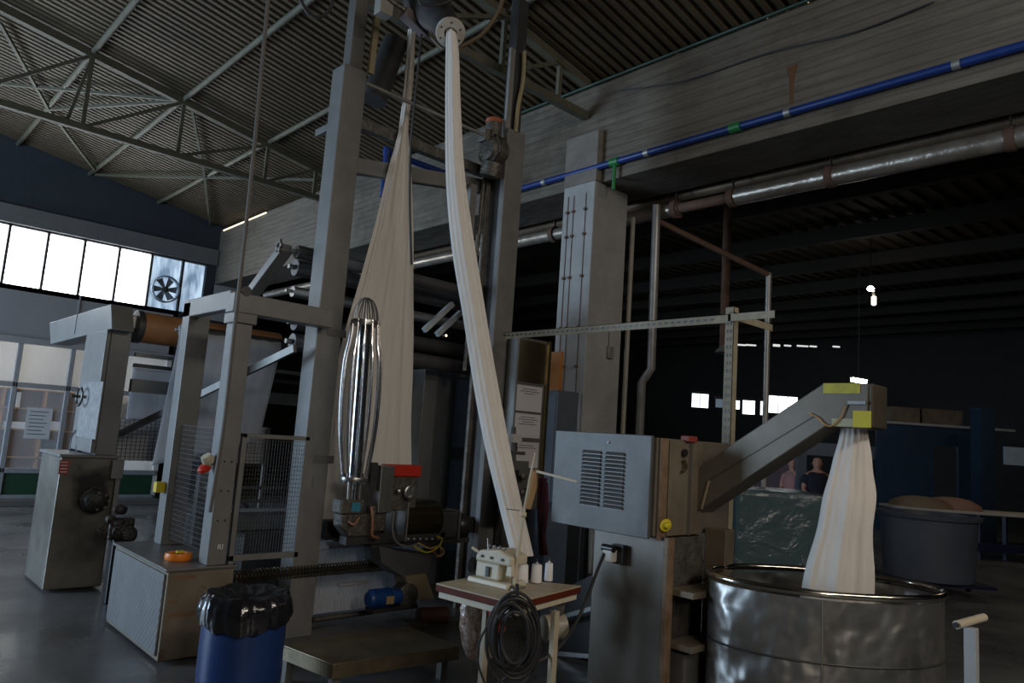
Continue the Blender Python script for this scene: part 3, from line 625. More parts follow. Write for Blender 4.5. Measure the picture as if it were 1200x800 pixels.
# broad white sheet over a roller, seen through the guard frame
tl, tr = P(212, 372, 'x', -6.9), P(331, 392, 'x', -6.9); bl, br = P(176, 545, 'x', -6.9), P(303, 512, 'x', -6.9)
sh = thing('draped_fabric_sheet', (-6.9, 3.0, 1.2), 'wide white fabric sheet running down from a roller behind the guard frame', 'fabric')
sheet(V3(-6.9, 2.32, 2.40), V3(-6.9, 3.31, 2.42), V3(-6.9, 2.22, 1.14), V3(-6.9, 3.17, 1.40), 30, 24, .006, (1, 0, 0), 3, .08).build('web', FAB2, sh, solid=.004)
t = thing('guide_roller', (-6.98, 3, 2.4), 'dark guide roller carrying the wide white sheet', 'roller', None)
MB().cyl((-6.99, 2.34, 2.37), (-6.99, 3.55, 2.37), .055, 20).build('roller', DARKM, t)
MB().cyl((-6.99, 2.3, 2.37), (-6.99, 3.65, 2.37), .015, 12).build('shaft', STEEL, t)
# dark machinery behind mesh
t = thing('rear_plaiting_machine', (-6.9, 3.2, 0), 'dark low machine behind the mesh guard with crossing rails', 'machine')
B(-8.0, -6.5, 2.95, 4.0, .05, .60).build('base', DARKM, t, bevel=.02)
for zz, yy0 in ((.98, 2.6), (.86, 2.62), (.78, 2.7)): MB().bar((-6.6, yy0, zz), (-6.6, 4.2, zz), .05, .03).build('rail', STEEL if zz < .8 else DARKM, t)
MB().bar((-7.0, 2.72, .0), (-7.0, 2.72, 1.1), .09, .09).build('post', PAINT2, t); MB().bar((-6.6, 4.15, 0), (-6.6, 4.15, 1.02), .06, .06).build('post', PAINT2, t)
MB().bar((-6.95, 2.9, 1.0), (-6.6, 3.3, .45), .10, .05).build('angled_plate', DARKM, t)
B(-7.0, -6.55, 2.75, 3.9, .60, .74).build('tray', PAINT2, t, bevel=.01)

# ================================================================== MAIN TOWER
t = thing('tower_frame', (-5.3, 3.8, 0), 'tall grey two-column tower frame of the rope opening machine', 'machine frame')
LX0, LX1, LY0, LY1 = -5.42, -5.22, 2.775, 2.99
B(LX0, LX1, LY0, LY1, 0, 4.56).build('column', PAINT, t, bevel=.008)
B(-5.27, -5.20, 4.60, 4.84, 0, 4.64).build('column', PAINT, t, bevel=.008)
B(-5.38, -5.26, 2.84, 2.96, 4.56, 6.2).build('post_extension', PAINT2, t, bevel=.005)
B(-5.38, -5.26, 4.68, 4.82, 4.64, 6.1).build('post_extension', DARKM, t, bevel=.005)
B(-5.46, -5.28, 4.62, 4.80, 0, 4.5).build('inner_channel', DARKM, t)
B(-5.44, -5.40, 4.55, 4.60, 0, 4.4).build('guide_rail', CAST, t, bevel=.004)
a = P(375, 148, 'y', 2.8); B(a.x-.10, LX0+.02, 2.81, 2.85, a.z-.06, a.z+.0).build('side_lug', PAINT, t, bevel=.004)
MB().bar(P(412, 194, 'x', -5.56), P(566, 219, 'x', -5.56), .08, .14).build('cross_beam', PAINT, t, bevel=.006)
B(-5.60, -5.52, 2.9, 4.70, 4.21, 4.31).build('cross_beam', CAST, t, bevel=.006)
MB().cyl((-5.25, 3.0, 4.48), (-5.25, 4.75, 4.48),   .018, 12).build('tie_rod', GALV, t)
B(-5.44, -5.3, 3.07, 4.62, .70, .84).build('lower_beam', DARKM, t, bevel=.006)
MB().bar((-5.30, LY0+.02, 1.15), (-5.215, LY0+.10, 1.15), .01, .1).build('plate', PAINT, t)
for (zz) in (1.3, 2.3): MB().box(-5.22, -5.214, 2.86, 3.03, zz, zz+.06).build('name_plate', PAINT2, t)
for zz in (2.05, 2.6, 3.3): MB().cyl((-5.22, 4.78, zz), (-5.212, 4.78, zz), .012, 8).build('bolt', BLACK, t)
# yellowish timber battens beside the posts
a, b = P(432, 0, 'x', -5.2), P(424, 76, 'x', -5.2)
tag(MB().bar(V3(-5.22, 3.02, 4.56), V3(-5.2, 3.03, 5.9), .05, .035).build('batten', mat('pale_batten', (.36, .31, .18), (.28, .23, .13), rough=.7)), 'pale yellow batten strapped to the left tower post', 'batten', None)
tag(MB().tube(bez([V3(-5.2, 4.70, 4.62), V3(-5.2, 4.71, 4.9), V3(-5.2, 4.75, 5.2), V3(-5.2, 4.74, 5.5)]), .022, 8).build('hose', MATS['pale_batten']), 'pale yellow hose strapped to the right tower post', 'hose')
tag(B(-5.27, -5.24, 4.60, 4.66, 4.62, 5.5).build('cable_tray', GALV), 'thin pale metal strip beside the yellow hose', 'strip')
# lifting chain beside the right column
mb = MB(); p0, p1 = V3(-5.42, 4.52, 4.15), V3(-5.42, 4.46, 2.2)
mb.tube([p0, p1], .02, 8); tag(mb.build('hanging_chain', CAST), 'dark drive chain hanging beside the right tower column', 'chain')
tag(B(-5.5, -5.44, 4.38, 4.46, 3.55, 4.05).build('guide_plate', PAINT), 'light blue-grey guide plate high on the right tower column', 'plate')
# geared motor on top cross beam
t = thing('geared_motor', (-5.3, 4.5, 4.4), 'grimy geared motor with an orange cap on the upper cross beam', 'motor')
c = V3(-5.28, 4.50, 4.38)
MB().lathe([(.06, -.12), (.12, -.10), (.15, -.02), (.15, .06), (.10, .12)], c, (0, 1, 0), 20).build('gear_casing', CAST, t)
MB().cyl(c+V3(0, -.02, .1), c+V3(0, -.02, .27), .08, 18).build('motor_body', CAST, t)
MB().lathe([(.085, 0), (.085, .04), (.05, .06)], c+V3(0, -.02, .27), (0, 0, 1), 18).build('motor_cap', mat('dull_orange_cap', (.35, .10, .04), rough=.6), t)
MB().lathe([(.05, -.10), (.11, -.08), (.11, .05), (.06, .07)], c+V3(0, .0, -.18), (.3, 0, 1), 18).build('brake', CAST, t)
B(c.x-.05, c.x+.05, c.y-.17, c.y-.10, c.z+.05, c.z+.17).build('terminal_box', PAINT2, t, bevel=.006)
for k in range(4): MB().lathe([(.155, -.006), (.155, .006)], c+V3(0, -.06+.035*k, 0), (0, 1, 0), 20).build('fin', CAST, t)
# top of tower: chute tube with ring and rope guide
rc = D(528, 38, 5.55)
fd = (V3(0, 0, 1.6)-rc); fd.z = -1.2; fd.x *= .5; fd.y *= .5
t = thing('rope_eyelet', tuple(rc), 'white bored ring on a dark duct at the very top, with fabric rope hanging through', 'ring')
ax = (CAM-rc).normalized()*.75+V3(0, 0, -.35); ax.normalize()
MB().lathe([(.048, -.02), (.048, .03), (.105, .03), (.112, .015), (.112, -.01), (.10, -.02), (.048, -.02)], rc, ax, 36, cap=False).build('ring', mat('off_white_plastic', (.50, .48, .42), rough=.4), t)
for k in range(6):
    q = Vector(ax).orthogonal().normalized(); q.rotate(Matrix.Rotation(k*math.pi/3+.3, 3, Vector(ax))); MB().cyl(rc+q*.082+Vector(ax)*.028, rc+q*.082+Vector(ax)*.034, .007, 8).build('bolt', BLACK, t)
e = rc-Vector(ax)*.02
MB().tube([e, e-Vector(ax)*.18+V3(-.05, -.02, .0), e-Vector(ax)*.6+V3(-.25, -.1, .1)], [.09, .11, .19], 22).build('duct', DARKM, t)
# dark hanging tube
a, b = P(463, 50, 'x', -5.6), P(438, 118, 'x', -5.6)
tag(MB().cyl(a, b, .115, 20).build('hanging_cylinder', mat('near_black_tube', (.03, .03, .03), rough=.6)), 'dark tilted cylinder hanging near the left tower post', 'cylinder')
# rope guide (pear head of the second rope)
gc = D(484, 24, 6.0)
t = thing('rope_guide', tuple(gc), 'small grey clamp guide that the narrow fabric rope hangs from', 'guide')
MB().bar(gc+V3(0, -.10, .03), gc+V3(0, .14, -.05), .09, .09).build('jaw', mat('mauve_grey', (.20, .17, .17), rough=.5), t, bevel=.01)
B(gc.x-.03, gc.x+.04, gc.y-.03, gc.y+.04, gc.z+.04, gc.z+.12).build('block', PAPER, t, bevel=.005)
MB().cyl(gc+V3(0, .1, -.03), gc+V3(0, .30, -.12), .01, 8).build('pin', STEEL, t)
MB().cyl(gc+V3(0, -.08, .05), gc+V3(-.05, -.4, .12), .02, 8).build('bracket_arm', CAST, t)
MB().cyl(gc+V3(0, 0, .1), gc+V3(0, 0, .5), .03, 8).build('hanger', DARKM, t)
c = D(451, 10, 5.9)
tag(B(c.x-.05, c.x+.05, c.y-.07, c.y+.05, c.z-.07, c.z+.14).build('junction_box', mat('grey_box', (.28, .27, .24), rough=.6), bevel=.008), 'pale grey junction box near the top beside the left tower post', 'box')
for pts, r, lb in (([D(540, 55, 5.5), D(565, 40, 5.5), D(583, 15, 5.5), D(592, -10, 5.5)], .018, 'thick brown hose curving up right of the ring'),
                 ([D(352, 0, 5), D(362, 16, 5), D(376, 20, 5), D(388, 8, 5), D(389, -8, 5)], .012, 'black cable loop at the roof left of the tower'),
                 ([D(484, -75, 5.6), D(490, -5, 5.6), D(500, 6, 5.6), D(520, 4, 5.6), D(540, -6, 5.6)], .012, 'black cable looping above the ring'),
                 ([D(494, 40, 5.8), D(489, 90, 5.8), D(482, 160, 5.8), D(480, 230, 5.9), D(482, 310, 5.9)], .010, 'thin black cable hanging beside the narrow fabric rope')):
    tag(MB().tube(bez(pts), r, 8).build('hose' if 'hose' in lb else 'cable', mat('brown_hose', (.09, .06, .03), rough=.6) if 'brown' in lb else RUBBER), lb, 'hose' if 'hose' in lb else 'cable')
# ---------------------------------------------------------------- fabric ropes
def rope(name, stations, label, n=96, folds=9, amp=.10, seed=0, ydir=None, m=FAB):
    # stations: (centre, width vector half, depth half)
    rng = random.Random(seed); ph = [rng.uniform(0, 6.28) for _ in range(6)]
    cs = bez([s[0] for s in stations], 12); ws = bez([s[1] for s in stations], 12); ds = bez([V3(s[2], 0, 0) for s in stations], 12)
    rings = []; K = len(cs)
    for i, (c, w, d) in enumerate(zip(cs, ws, ds)):
        v = i/(K-1); wl = w.length; wn = w.normalized(); dn = V3(0, 0, 1).cross(wn).normalized(); ring = []
        for j in range(n):
            a = 2*math.pi*j/n
            f = 1+amp*(math.sin(folds*a+ph[0]+v*1.6)+.7*math.sin((folds*2-3)*a+ph[1]-v*2.3)+.5*math.sin((folds*3+1)*a+ph[2]+v))
            g = 1+.02*math.sin(v*23+ph[3])
            ring.append(c+wn*(wl*math.cos(a)*g*(1+(f-1)*.12))+dn*(d.x*math.sin(a)*f*g))
        rings.append(ring)
    return tag(MB().loft(rings, cap=False).build(name, m), label, 'fabric')
HR = Vector((_R.x, _R.y, 0)).normalized()     # a level direction along the rope's flat side
def st(px, py, s, wpx, d): return (D(px, py, s), HR*(wpx/2*s/FPX), d)
rope('fabric_rope', [(rc+V3(.0, 0, .03), HR*.035, .03), st(530, 60, 5.5, 15, .035), st(531, 130, 5.45, 18, .04), st(534, 210, 5.4, 23, .05), st(543, 290, 5.3, 27, .05), st(556, 370, 5.15, 28, .05), st(569, 450, 5.0, 29, .05),
      st(584, 530, 4.8, 29, .05), st(600, 600, 4.62, 28, .05), st(612, 650, 4.5, 26, .045)], 'long white fabric rope hanging from the ring down behind the sewing machine', folds=4, amp=.11, seed=3)
YD = V3(0, 1, 0)
def sty(pl, pr, py, x, d):
    a, b = P(pl, py, 'x', x), P(pr, py, 'x', x); return ((a+b)/2, (b-a)/2, d)
def sy2(pl, pr, py, x, d, yb=None):
    return sty(pl, pr, py, x, d)
def sty2(pl, yl, pr, yr, x, d):
    a, b = P(pl, yl, 'x', x), P(pr, yr, 'x', x); return ((a+b)/2, (b-a)/2, d)
XS = -5.46
rope('fabric_web', [sty(479, 486, 34, XS, .03), sty(474, 483, 100, XS, .03), sty(468, 478, 150, XS, .03), sty(455, 481, 200, XS, .035), sty(442, 483, 260, XS, .035), sty(428, 484, 310, XS, .03), sty(414, 484, 360, XS, .03),
      sty(402, 483, 410, XS, .028), sty(391, 483, 460, XS, .025), sty(383, 482, 520, XS, .022), sty(376, 481, 580, XS, .02), sty(372, 480, 632, XS, .02)], 'white fabric fanning out from a rope into a flat web behind the chrome expander', folds=9, amp=.30, seed=5)
# second layer: pale blue-lit broad sheet behind (web over the lower rollers)
def ribbed(x, y0, y1, z0, z1, name, label, n=46):
    mb = MB(); rows = []
    for j in range(7):
        z = z1+(z0-z1)*j/6
        rows.append([V3(x+.008*math.sin(i*math.pi)+(.008 if i % 2 else -.004), y0+(y1-y0)*i/(2*n), z) for i in range(2*n+1)])
    mb.loft(rows, closed=False); return tag(mb.build(name, FAB2, solid=.004, smooth=False), label, 'fabric')
ribbed(-5.50, 3.09, 4.2, .08, .66, 'ribbed_fabric_web', 'pale finely ribbed fabric web under the spiral roller')
# ================================================================== SPREADER CAGE
cc = V3(-5.0, 3.06, 0)
def eh(px, py): return P(px, py, 'x', -5.0)
t = thing('fabric_expander', (cc.x, cc.y, 1.18), 'upright chrome cage expander of bowed rods in front of the white web', 'expander')
zt, zr, zm, zb_ = 2.62, 2.46, 1.75, 1.20
top = eh(430, 349); rng_ = eh(423, 378); mid = eh(421, 480); bot = eh(415, 561)
tilt = V3(0, (top.y-bot.y)/(top.z-bot.z), 0)
def cx(z): return V3(-5.0, bot.y+tilt.y*(z-bot.z), z)
MB().cyl(cx(bot.z-.02), cx(rng_.z), .052, 24).build('core_tube', CHROME, t)
MB().lathe([(.085, -.02), (.112, -.02), (.116, .0), (.112, .02), (.085, .02), (.085, -.02)], cx(rng_.z), n=36, cap=False).build('upper_ring', STEEL, t)
for k in range(12):
    a = 2*math.pi*k/12; u = V3(math.cos(a), math.sin(a), 0)
    zs = [(rng_.z+.02, .106), (rng_.z-.15, .120), (2.1, .145), (1.8, .152), (1.5, .135), (bot.z+.02, .095)]
    MB().tube(bez([cx(z)+u*r for z, r in zs]), .0085, 8).build('rod', CHROME, t)
for k in range(7):
    a = math.pi*k/7; u = V3(math.cos(a), math.sin(a), 0); h = top.z-rng_.z-.02
    pts = []
    for q in range(17):
        b = math.pi*q/16; pts.append(cx(rng_.z+.02+h*math.sin(b))+u*(.10*math.cos(b)))
    MB().tube(pts, .0055, 6).build('dome_wire', STEEL, t)
MB().lathe([(.05, -.015), (.105, -.015), (.11, 0), (.105, .015), (.05, .015)], cx(bot.z), n=32).build('lower_ring', STEEL, t)
for k in range(10):
    a = 2*math.pi*k/10; MB().cyl(cx(bot.z-.03)+V3(math.cos(a)*.09, math.sin(a)*.09, 0), cx(bot.z+.04)+V3(math.cos(a)*.09, math.sin(a)*.09, 0), .012, 8).build('lower_knuckle', CHROME, t)
for k, dy in ((0, -.05), (1, .0), (2, .045)):
    MB().cyl(cx(bot.z)+V3(.02, dy, 0), cx(bot.z-.16)+V3(.02, dy, 0), .022 if k == 1 else .014, 12).build('stem', CHROME if k == 1 else STEEL, t)
zc = bot.z-.16
t = thing('expander_drive_head', (-5.0, 3.05, .95), 'grimy drive head with a cyan label carrying the chrome expander', 'drive head')
B(-5.07, -4.93, 2.97, 3.17, zc-.10, zc+.01).build('upper_block', CAST, t, bevel=.012)
MB().prism([V3(-5.06, 2.985, zc-.10), V3(-5.06, 3.26, zc-.10), V3(-5.06, 3.26, zc-.27), V3(-5.06, 3.06, zc-.27), V3(-5.06, 2.985, zc-.19)], (.13, 0, 0)).build('lower_block', CAST, t, bevel=.012)
B(-4.93, -4.924, 3.055, 3.13, zc-.08, zc-.01).build('cyan_label', CYAN, t)
MB().tube(bez([V3(-4.9, 3.21, zc-.04), V3(-4.88, 3.22, zc-.14), V3(-4.88, 3.23, zc-.25), V3(-4.9, 3.30, zc-.28)]), .012, 8).build('copper_elbow', COPPER, t)
MB().tube(bez([V3(-4.92, 3.03, zc-.15), V3(-4.90, 3.07, zc-.17), V3(-4.91, 3.12, zc-.12)]), .010, 8).build('copper_loop', COPPER, t)
B(-5.06, -4.95, 3.26, 3.40, zc-.24, zc-.04).build('side_casting', CAST, t, bevel=.015)
MB().bar((-5.0, 3.05, zc-.3), (-5.0, 4.0, zc-.3), .10, .06).build('mounting_arm', DARKM, t)
t = thing('upright_gearbox', (-4.95, 3.35, 1.0), 'upright aluminium gearbox with a red guard and round knob right of the expander', 'gearbox')
def XB(px, py, x=-4.95): return P(px, py, 'x', x)
a, b = XB(445, 545), XB(456, 600)
B(-5.02, -4.92, a.y, b.y, b.z, a.z).build('side_plate', STEEL, t, bevel=.006)
a, b = XB(457, 557), XB(487, 598)
B(-5.04, -4.95, a.y, b.y, b.z, a.z).build('body', CAST, t, bevel=.01)
a, b = XB(454, 544), XB(492, 557)
B(-5.04, -4.93, a.y, b.y, b.z-.01, a.z).build('red_guard', RED, t, bevel=.01)
c = XB(478, 576, -4.93); MB().lathe([(.025, 0), (.055, .005), (.055, .035), (.045, .04), (.03, .02)], c, (1, 0, 0), 28).build('round_knob', STEEL, t)
c2 = XB(466, 575, -4.93); MB().lathe([(.02, 0), (.02, .03), (.008, .04)], c2, (1, 0, 0), 16).build('small_knob', STEEL, t)
a = XB(438, 560); MB().bar(a+V3(-.02, 0, -.1), a+V3(-.02, 0, .12), .06, .04).build('dark_chain_guard', DARKM, t)
a = XB(487, 568); B(-5.0, -4.96, a.y-.03, a.y+.03, a.z-.12, a.z+.05).build('blue_valve', BLUEM, t, bevel=.01)
t = thing('covered_motor', (-4.95, 3.7, .9), 'motor under a dark shiny bronze cover with a black fan end', 'motor')
a, b = XB(475, 588), XB(514, 631)
zc2 = (a.z+b.z)/2; rr = (a.z-b.z)/2
MB().loft([[V3(-5.02+.17*math.cos(q)-.05, y, zc2+rr*math.sin(q)) for q in [k*math.pi/12-math.pi/2 for k in range(13)]]+[V3(-5.2, y, zc2+rr), V3(-5.2, y, zc2-rr)] for y in (a.y, b.y)]).build('cover', BRONZE, t)
B(-5.2, -4.885, a.y-.015, a.y, zc2-rr, zc2+rr).build('end_plate', STEEL, t, bevel=.004)
a2, b2 = XB(514, 600), XB(536, 631)
B(-5.15, -4.95, b.y, b2.y, b2.z, a2.z).build('motor_body', DARKM, t, bevel=.02)
B(-5.15, -4.94, b2.y, b2.y+.015, b2.z-.01, a2.z+.01).build('flange', STEEL, t, bevel=.003)
c = XB(546, 617); MB().lathe([(.10, 0), (.11, .02), (.11, .09), (.08, .12)], V3(-5.03, b2.y+.02, c.z), (0, 1, 0), 22).build('fan_cowl', BLACK, t)
for k in range(6): MB().cyl(XB(478+7*k, 631, -4.88), XB(478+7*k, 631, -4.88)+V3(.01, 0, 0), .007, 8).build('rivet', PAPER, t)
MB().bar((-5.08, 3.3, b.z-.03), (-5.08, 4.3, b.z-.03), .2, .04).build('mounting_plate', DARKM, t)
# wiring
for i, (pts, mm, lb) in enumerate((
    ([(485, 640), (500, 647), (513, 641), (518, 632), (512, 628)], YEL, 'yellow wire loop under the bronze motor cover, the longer one'),
    ([(490, 636), (503, 642), (515, 640), (520, 648), (512, 652)], mat('tan_wire', (.5, .38, .15), rough=.5), 'tan wire loop beneath the bronze motor cover'),
    ([(503, 641), (510, 648), (517, 652), (516, 642)], COPPER, 'orange wire hanging in a small loop below the motor'),
    ([(462, 600), (460, 620), (465, 635), (478, 640), (490, 637)], GALV, 'grey cable curving down left of the bronze cover'))):
    tag(MB().tube(bez([XB(*p, x=-4.85) for p in pts]), .007, 6).build('wire', mm), lb, 'wire', None)
# plates and support under it
t = thing('machine_bracket', (-5.0, 3.5, .6), 'dark folded bracket between the motor and the spiral roller', 'bracket')
MB().prism([XB(445, 640), XB(480, 647), XB(507, 650), XB(504, 672), XB(472, 676), XB(447, 660)], (-.25, 0, 0)).build('folded_plate', mat('grey_bracket', (.13, .135, .14), rough=.45, metal=.3), t, bevel=.006)
B(-5.28, -5.08, 3.10, 3.85, .70, .72).build('shelf_plate', PAINT2, t)
# spiral roller
t = thing('spiral_roller', (-5.25, 3.4, .49), 'horizontal dark spiral scroll roller with brass-coloured edges', 'roller')
ya, yb2, zs_ = 3.05, 3.92, .485
MB().cyl((-5.22, 2.3, zs_), (-5.22, yb2, zs_), .022, 12).build('core', DARKM, t)
sp = []
for k in range(0, 900):
    y = 2.3+(yb2-2.3)*k/900; q = k*.42*1.0
    sp.append(V3(-5.22+.042*math.cos(q), y, zs_+.042*math.sin(q)))
MB().tube(sp, .006, 5).build('scroll', mat('brass_scroll', (.26, .20, .10), (.1, .08, .05), rough=.3, metal=.9), t)
tag(MB().tube([(-5.2, 2.98, .12), (-5.2, 3.95, .13)], .022, 12).build('lower_rod', CAST), 'dirty horizontal rod in front of the ribbed web near the floor', 'rod')
tag(B(-5.46, -5.44, 3.1, 3.9, .60, .66).build('white_strip', FAB2), 'narrow pale strip above the spiral roller', 'strip')
c = XB(420, 685, -5.4); tag(B(-5.48, -5.465, c.y-.14, c.y+.14, c.z-.012, c.z+.012).build('paper_tag', PAPER), 'small white slip on the ribbed web', 'slip')
# tan housing + blue motor
t = thing('tan_gear_housing', (-4.9, 3.55, .35), 'slanted tan metal housing above the blue motor', 'housing')
MB().prism([XB(475, 675, -4.9), XB(500, 672, -4.9), XB(510, 702, -4.9), XB(483, 704, -4.9)], (-.18, 0, 0)).build('housing', mat('tan_paint', (.28, .23, .15), (.2, .16, .1), rough=.5), t, bevel=.008)
MB().lathe([(.09, 0), (.10, .02), (.10, .12), (.07, .14)], XB(468, 695, -5.02), (1, 0, 0), 22).build('belt_guard', CAST, t)
MB().lathe([(.07, 0), (.07, .25)], XB(490, 722, -5.0)+V3(0, 0, 0), (.3, 1, 0), 16).build('lower_gear', mat('rust_red', (.12, .035, .025), (.06, .03, .02), rough=.6, scale=20), t)
MB().bar(XB(470, 735, -5.0), XB(540, 730, -5.0), .14, .10).build('base_casting', CAST, t, bevel=.01)
t = thing('blue_motor', (-4.88, 3.25, .3), 'small blue electric motor low beside the ribbed web', 'motor')
a, b = XB(433, 703, -4.88), XB(470, 703, -4.88)
MB().lathe([(.055, 0), (.062, .01), (.062, b.y-a.y-.02), (.05, b.y-a.y)], V3(-4.9, a.y, a.z), (0, 1, 0), 22).build('motor_body', BLUEM, t)
mb = MB()
for k in range(9): mb.lathe([(.074, -.004), (.074, .004)], V3(-4.9, a.y+.03+k*.02, a.z), (0, 1, 0), 22)
mb.build('cooling_fins', BLUEM, t)
c = XB(457, 703, -4.83); B(-4.86, -4.82, c.y-.035, c.y+.035, c.z-.03, c.z+.03).build('terminal_cover', mat('tan_plate', (.38, .28, .14), rough=.5), t, bevel=.005)
MB().bar((-4.9, a.y+.02, a.z-.08), (-4.9, b.y, a.z-.08), .12, .03).build('foot', DARKM, t)
# checker plate step
t = thing('checker_plate_step', (-4.6, 3.0, 0), 'low bronze-coloured checker plate step in front of the web', 'step')
zt = .22
pa, pb, pc, pd_, pe = P(333, 756, 'z', zt), P(390, 778, 'z', zt), P(538, 757, 'z', zt), P(478, 733, 'z', zt), P(400, 742, 'z', zt)
MB().prism([pa, pb, pc, pd_, pe], (0, 0, -.012)).build('tread', CHECK, t, bevel=.003)
for p, q in ((pa, pb), (pb, pc)): MB().bar(p+V3(0, 0, -.045), q+V3(0, 0, -.045), .012, .075).build('skirt', CHECK, t)
for p in (pb+V3(-.05, .05, 0), pa+V3(.02, .03, 0), pc+V3(-.1, -.05, 0)): MB().bar(V3(p.x, p.y, 0), V3(p.x, p.y, zt-.02), .05, .05).build('leg', PAINT2, t)

# ================================================================== REAR ROLLERS AND LEFT ROLLER ARM
t = thing('roller_arm', (-5.5, 2.6, 2.5), 'light blue-grey slanted arm holding the top roller above the guard frame', 'arm')
b = P(336, 290, 'x', -5.8); a = P(304, 333, 'y', b.y)
MB().bar(a-(b-a)*.75, b, .08, .11, (0, 1, 0)).build('arm_plate', PAINT, t, bevel=.006)
for k in range(5): MB().lathe([(.022, 0), (.022, .02)], b+V3(.02*math.cos(k*1.3)*2, -.06, .04*math.sin(k*1.3)), (0, -1, 0), 10).build('bolt', CAST, t)
def roller(name, x, z, y0, y1, r, m, label):
    t = thing(name, (x, (y0+y1)/2, z), label, 'roller', None)
    MB().cyl((x, y0+.06, z), (x, y1-.06, z), r, 24).build('roller', m, t)
    MB().cyl((x, y0, z), (x, y1, z), r*.3, 12).build('shaft', STEEL, t)
    return t
GR = mat('dull_grey_roller', (.12, .115, .115), (.08, .075, .08), rough=.4, metal=.4)
roller('top_roller', b.x+.02, b.z-.02, b.y+.02, 5.3, .06, GR, 'dull grey roller between the slanted arm and the right tower')
roller('feed_roller', -6.1, 2.98, 2.9, 5.2, .075, GR, 'dark feed roller behind the web, upper of the pair')
roller('feed_roller', -6.1, 2.76, 2.9, 5.2, .05, STEEL, 'slimmer bright feed roller just under the dark feed roller')
roller('nip_roller', -6.0, 2.47, 2.9, 5.2, .07, DARKM, 'black nip roller level with the expander top')
roller('nip_roller', -6.0, 2.30, 2.9, 5.2, .075, GR, 'grey nip roller directly beneath the black one')
for (p, q, lb) in (((497, 387), (530, 356), 'light blue-grey slanting flat bar, upper of two behind the rope'), ((512, 392), (540, 366), 'light blue-grey slanting flat bar, lower of two behind the rope')):
    tag(MB().bar(P(*p, 'x', -5.92), P(*q, 'x', -5.92), .05, .05).build('slanting_bar', mat('pale_blue_bar', (.42, .48, .50), rough=.4)), lb, 'bar')
# rear machine side (between web and rope)
t = thing('rear_machine_housing', (-6.5, 5, 0), 'blue-grey rear machine housing with doors between the web and the rope', 'machine')
BG = mat('blue_grey_door', (.24, .32, .41), (.17, .24, .31), rough=.5, scale=3)
B(-6.9, -6.32, 4.80, 5.95, 0, 2.28).build('body', mat('dark_housing', (.13, .14, .15), rough=.6), t, bevel=.01)
B(-6.32, -6.29, 5.08, 5.40, .35, 1.32).build('lower_door', BG, t, bevel=.006)
B(-6.32, -6.29, 5.08, 5.40, 1.45, 2.20).build('upper_door', BG, t, bevel=.006)
B(-6.5, -6.26, 4.62, 4.80, 0, 2.25).build('upright', PAINT, t, bevel=.006)
B(-6.2, -5.93, 5.20, 5.26, 0, 3.08).build('roller_bracket', DARKM, t, bevel=.005)
MB().bar((-6.3, 5.05, .2), (-6.3, 5.05, 2.25), .04, .03).build('hinge_strip', PAINT2, t)
tag(B(-6.9, -6.6, 4.35, 4.60, 0, 2.32).build('cream_board', mat('old_cream_board', (.42, .36, .20), (.3, .25, .13), rough=.7, scale=4, stretch=(1, 3, .3))), 'old cream board standing at the right edge of the white web', 'board')
tag(B(-6.4, -6.25, 5.32, 5.75, 2.36, 2.68).build('orange_crate', ORWALL, bevel=.01), 'orange crate on top of the blue-grey housing', 'crate')
c = P(523, 393, 'x', -6.2); t = thing('inspection_lamp', tuple(c), 'tiny lit warm lamp near the slanting bars', 'lamp')
MB().lathe([(.006, -.01), (.014, 0), (.006, .01)], c, (1, 0, 0), 12).build('bulb', emis('warm_bulb', (1, .75, .4), 3), t); MB().cyl(c+V3(-.012, 0, 0), c+V3(-.05, 0, 0), .016, 10).build('holder', DARKM, t)

# ================================================================== CONTROL CABINET WITH PAPERS
t = thing('control_cabinet', (-5.2, 5.15, 0), 'narrow control cabinet with brassy upper panel behind the right tower column', 'cabinet')
KX = -5.02
a, b = P(607, 395, 'x', KX), P(641, 400, 'x', KX)
ky0, ky1, kz = 4.77, b.y+.02, 2.56
B(KX-.15, KX, ky0, ky1, .0, kz).build('body', PAINT2, t, bevel=.008)
z1 = P(620, 450, 'x', KX).z
MB().loft([[V3(KX+.02-.02*((k-6)/6)**2*1.0, ky0+.02+(ky1-ky0-.05)*k/12, z) for k in range(13)]+[V3(KX-.01, ky1-.03, z), V3(KX-.01, ky0+.02, z)] for z in (z1+.02, kz-.03)]).build('curved_panel', BRASS, t)
B(KX, KX+.035, ky1-.02, ky1+.02, .8, kz).build('edge_post', BRASS, t, bevel=.004)
for (y0, y1, lb, nl) in ((452, 482, 'typed white sheet on the control cabinet, topmost of three', 3), (485, 513, 'typed white sheet on the control cabinet, middle of three', 4), (518, 548, 'typed white sheet on the control cabinet, lowest of three', 2)):
    za, zb3 = P(620, y0, 'x', KX).z, P(620, y1, 'x', KX).z
    p = tag(B(KX+.001, KX+.004, ky0+.015, ky1-.045, zb3, za).build('typed_sheet', PAPER), lb, 'paper', None)
    w = ky1-ky0-.06
    for k in range(nl):
        s = (.22, .12, .28, .15)[k % 4]; B(KX+.004, KX+.0045, ky0+.015+w*s, ky0+.015+w*(1-s), za-.03-.022*k-.006, za-.03-.022*k).build('text_line', INK, p)
tag(B(P(642, 440, 'y', 5.7).x, P(656, 440, 'y', 5.7).x, 5.7, 5.74, P(650, 457, 'y', 5.7).z, P(650, 412, 'y', 5.7).z).build('orange_board', ORWALL), 'orange board hung between the control cabinet and the pale column', 'board')
lx0, lx1, lz = P(642, 440, 'y', 5.7).x, P(656, 440, 'y', 5.7).x, P(650, 457, 'y', 5.7).z
lk = thing('narrow_locker', ((lx0+lx1)/2, 5.75, 0), 'narrow dark blue-grey locker under the orange board, left of the pale column', 'locker')
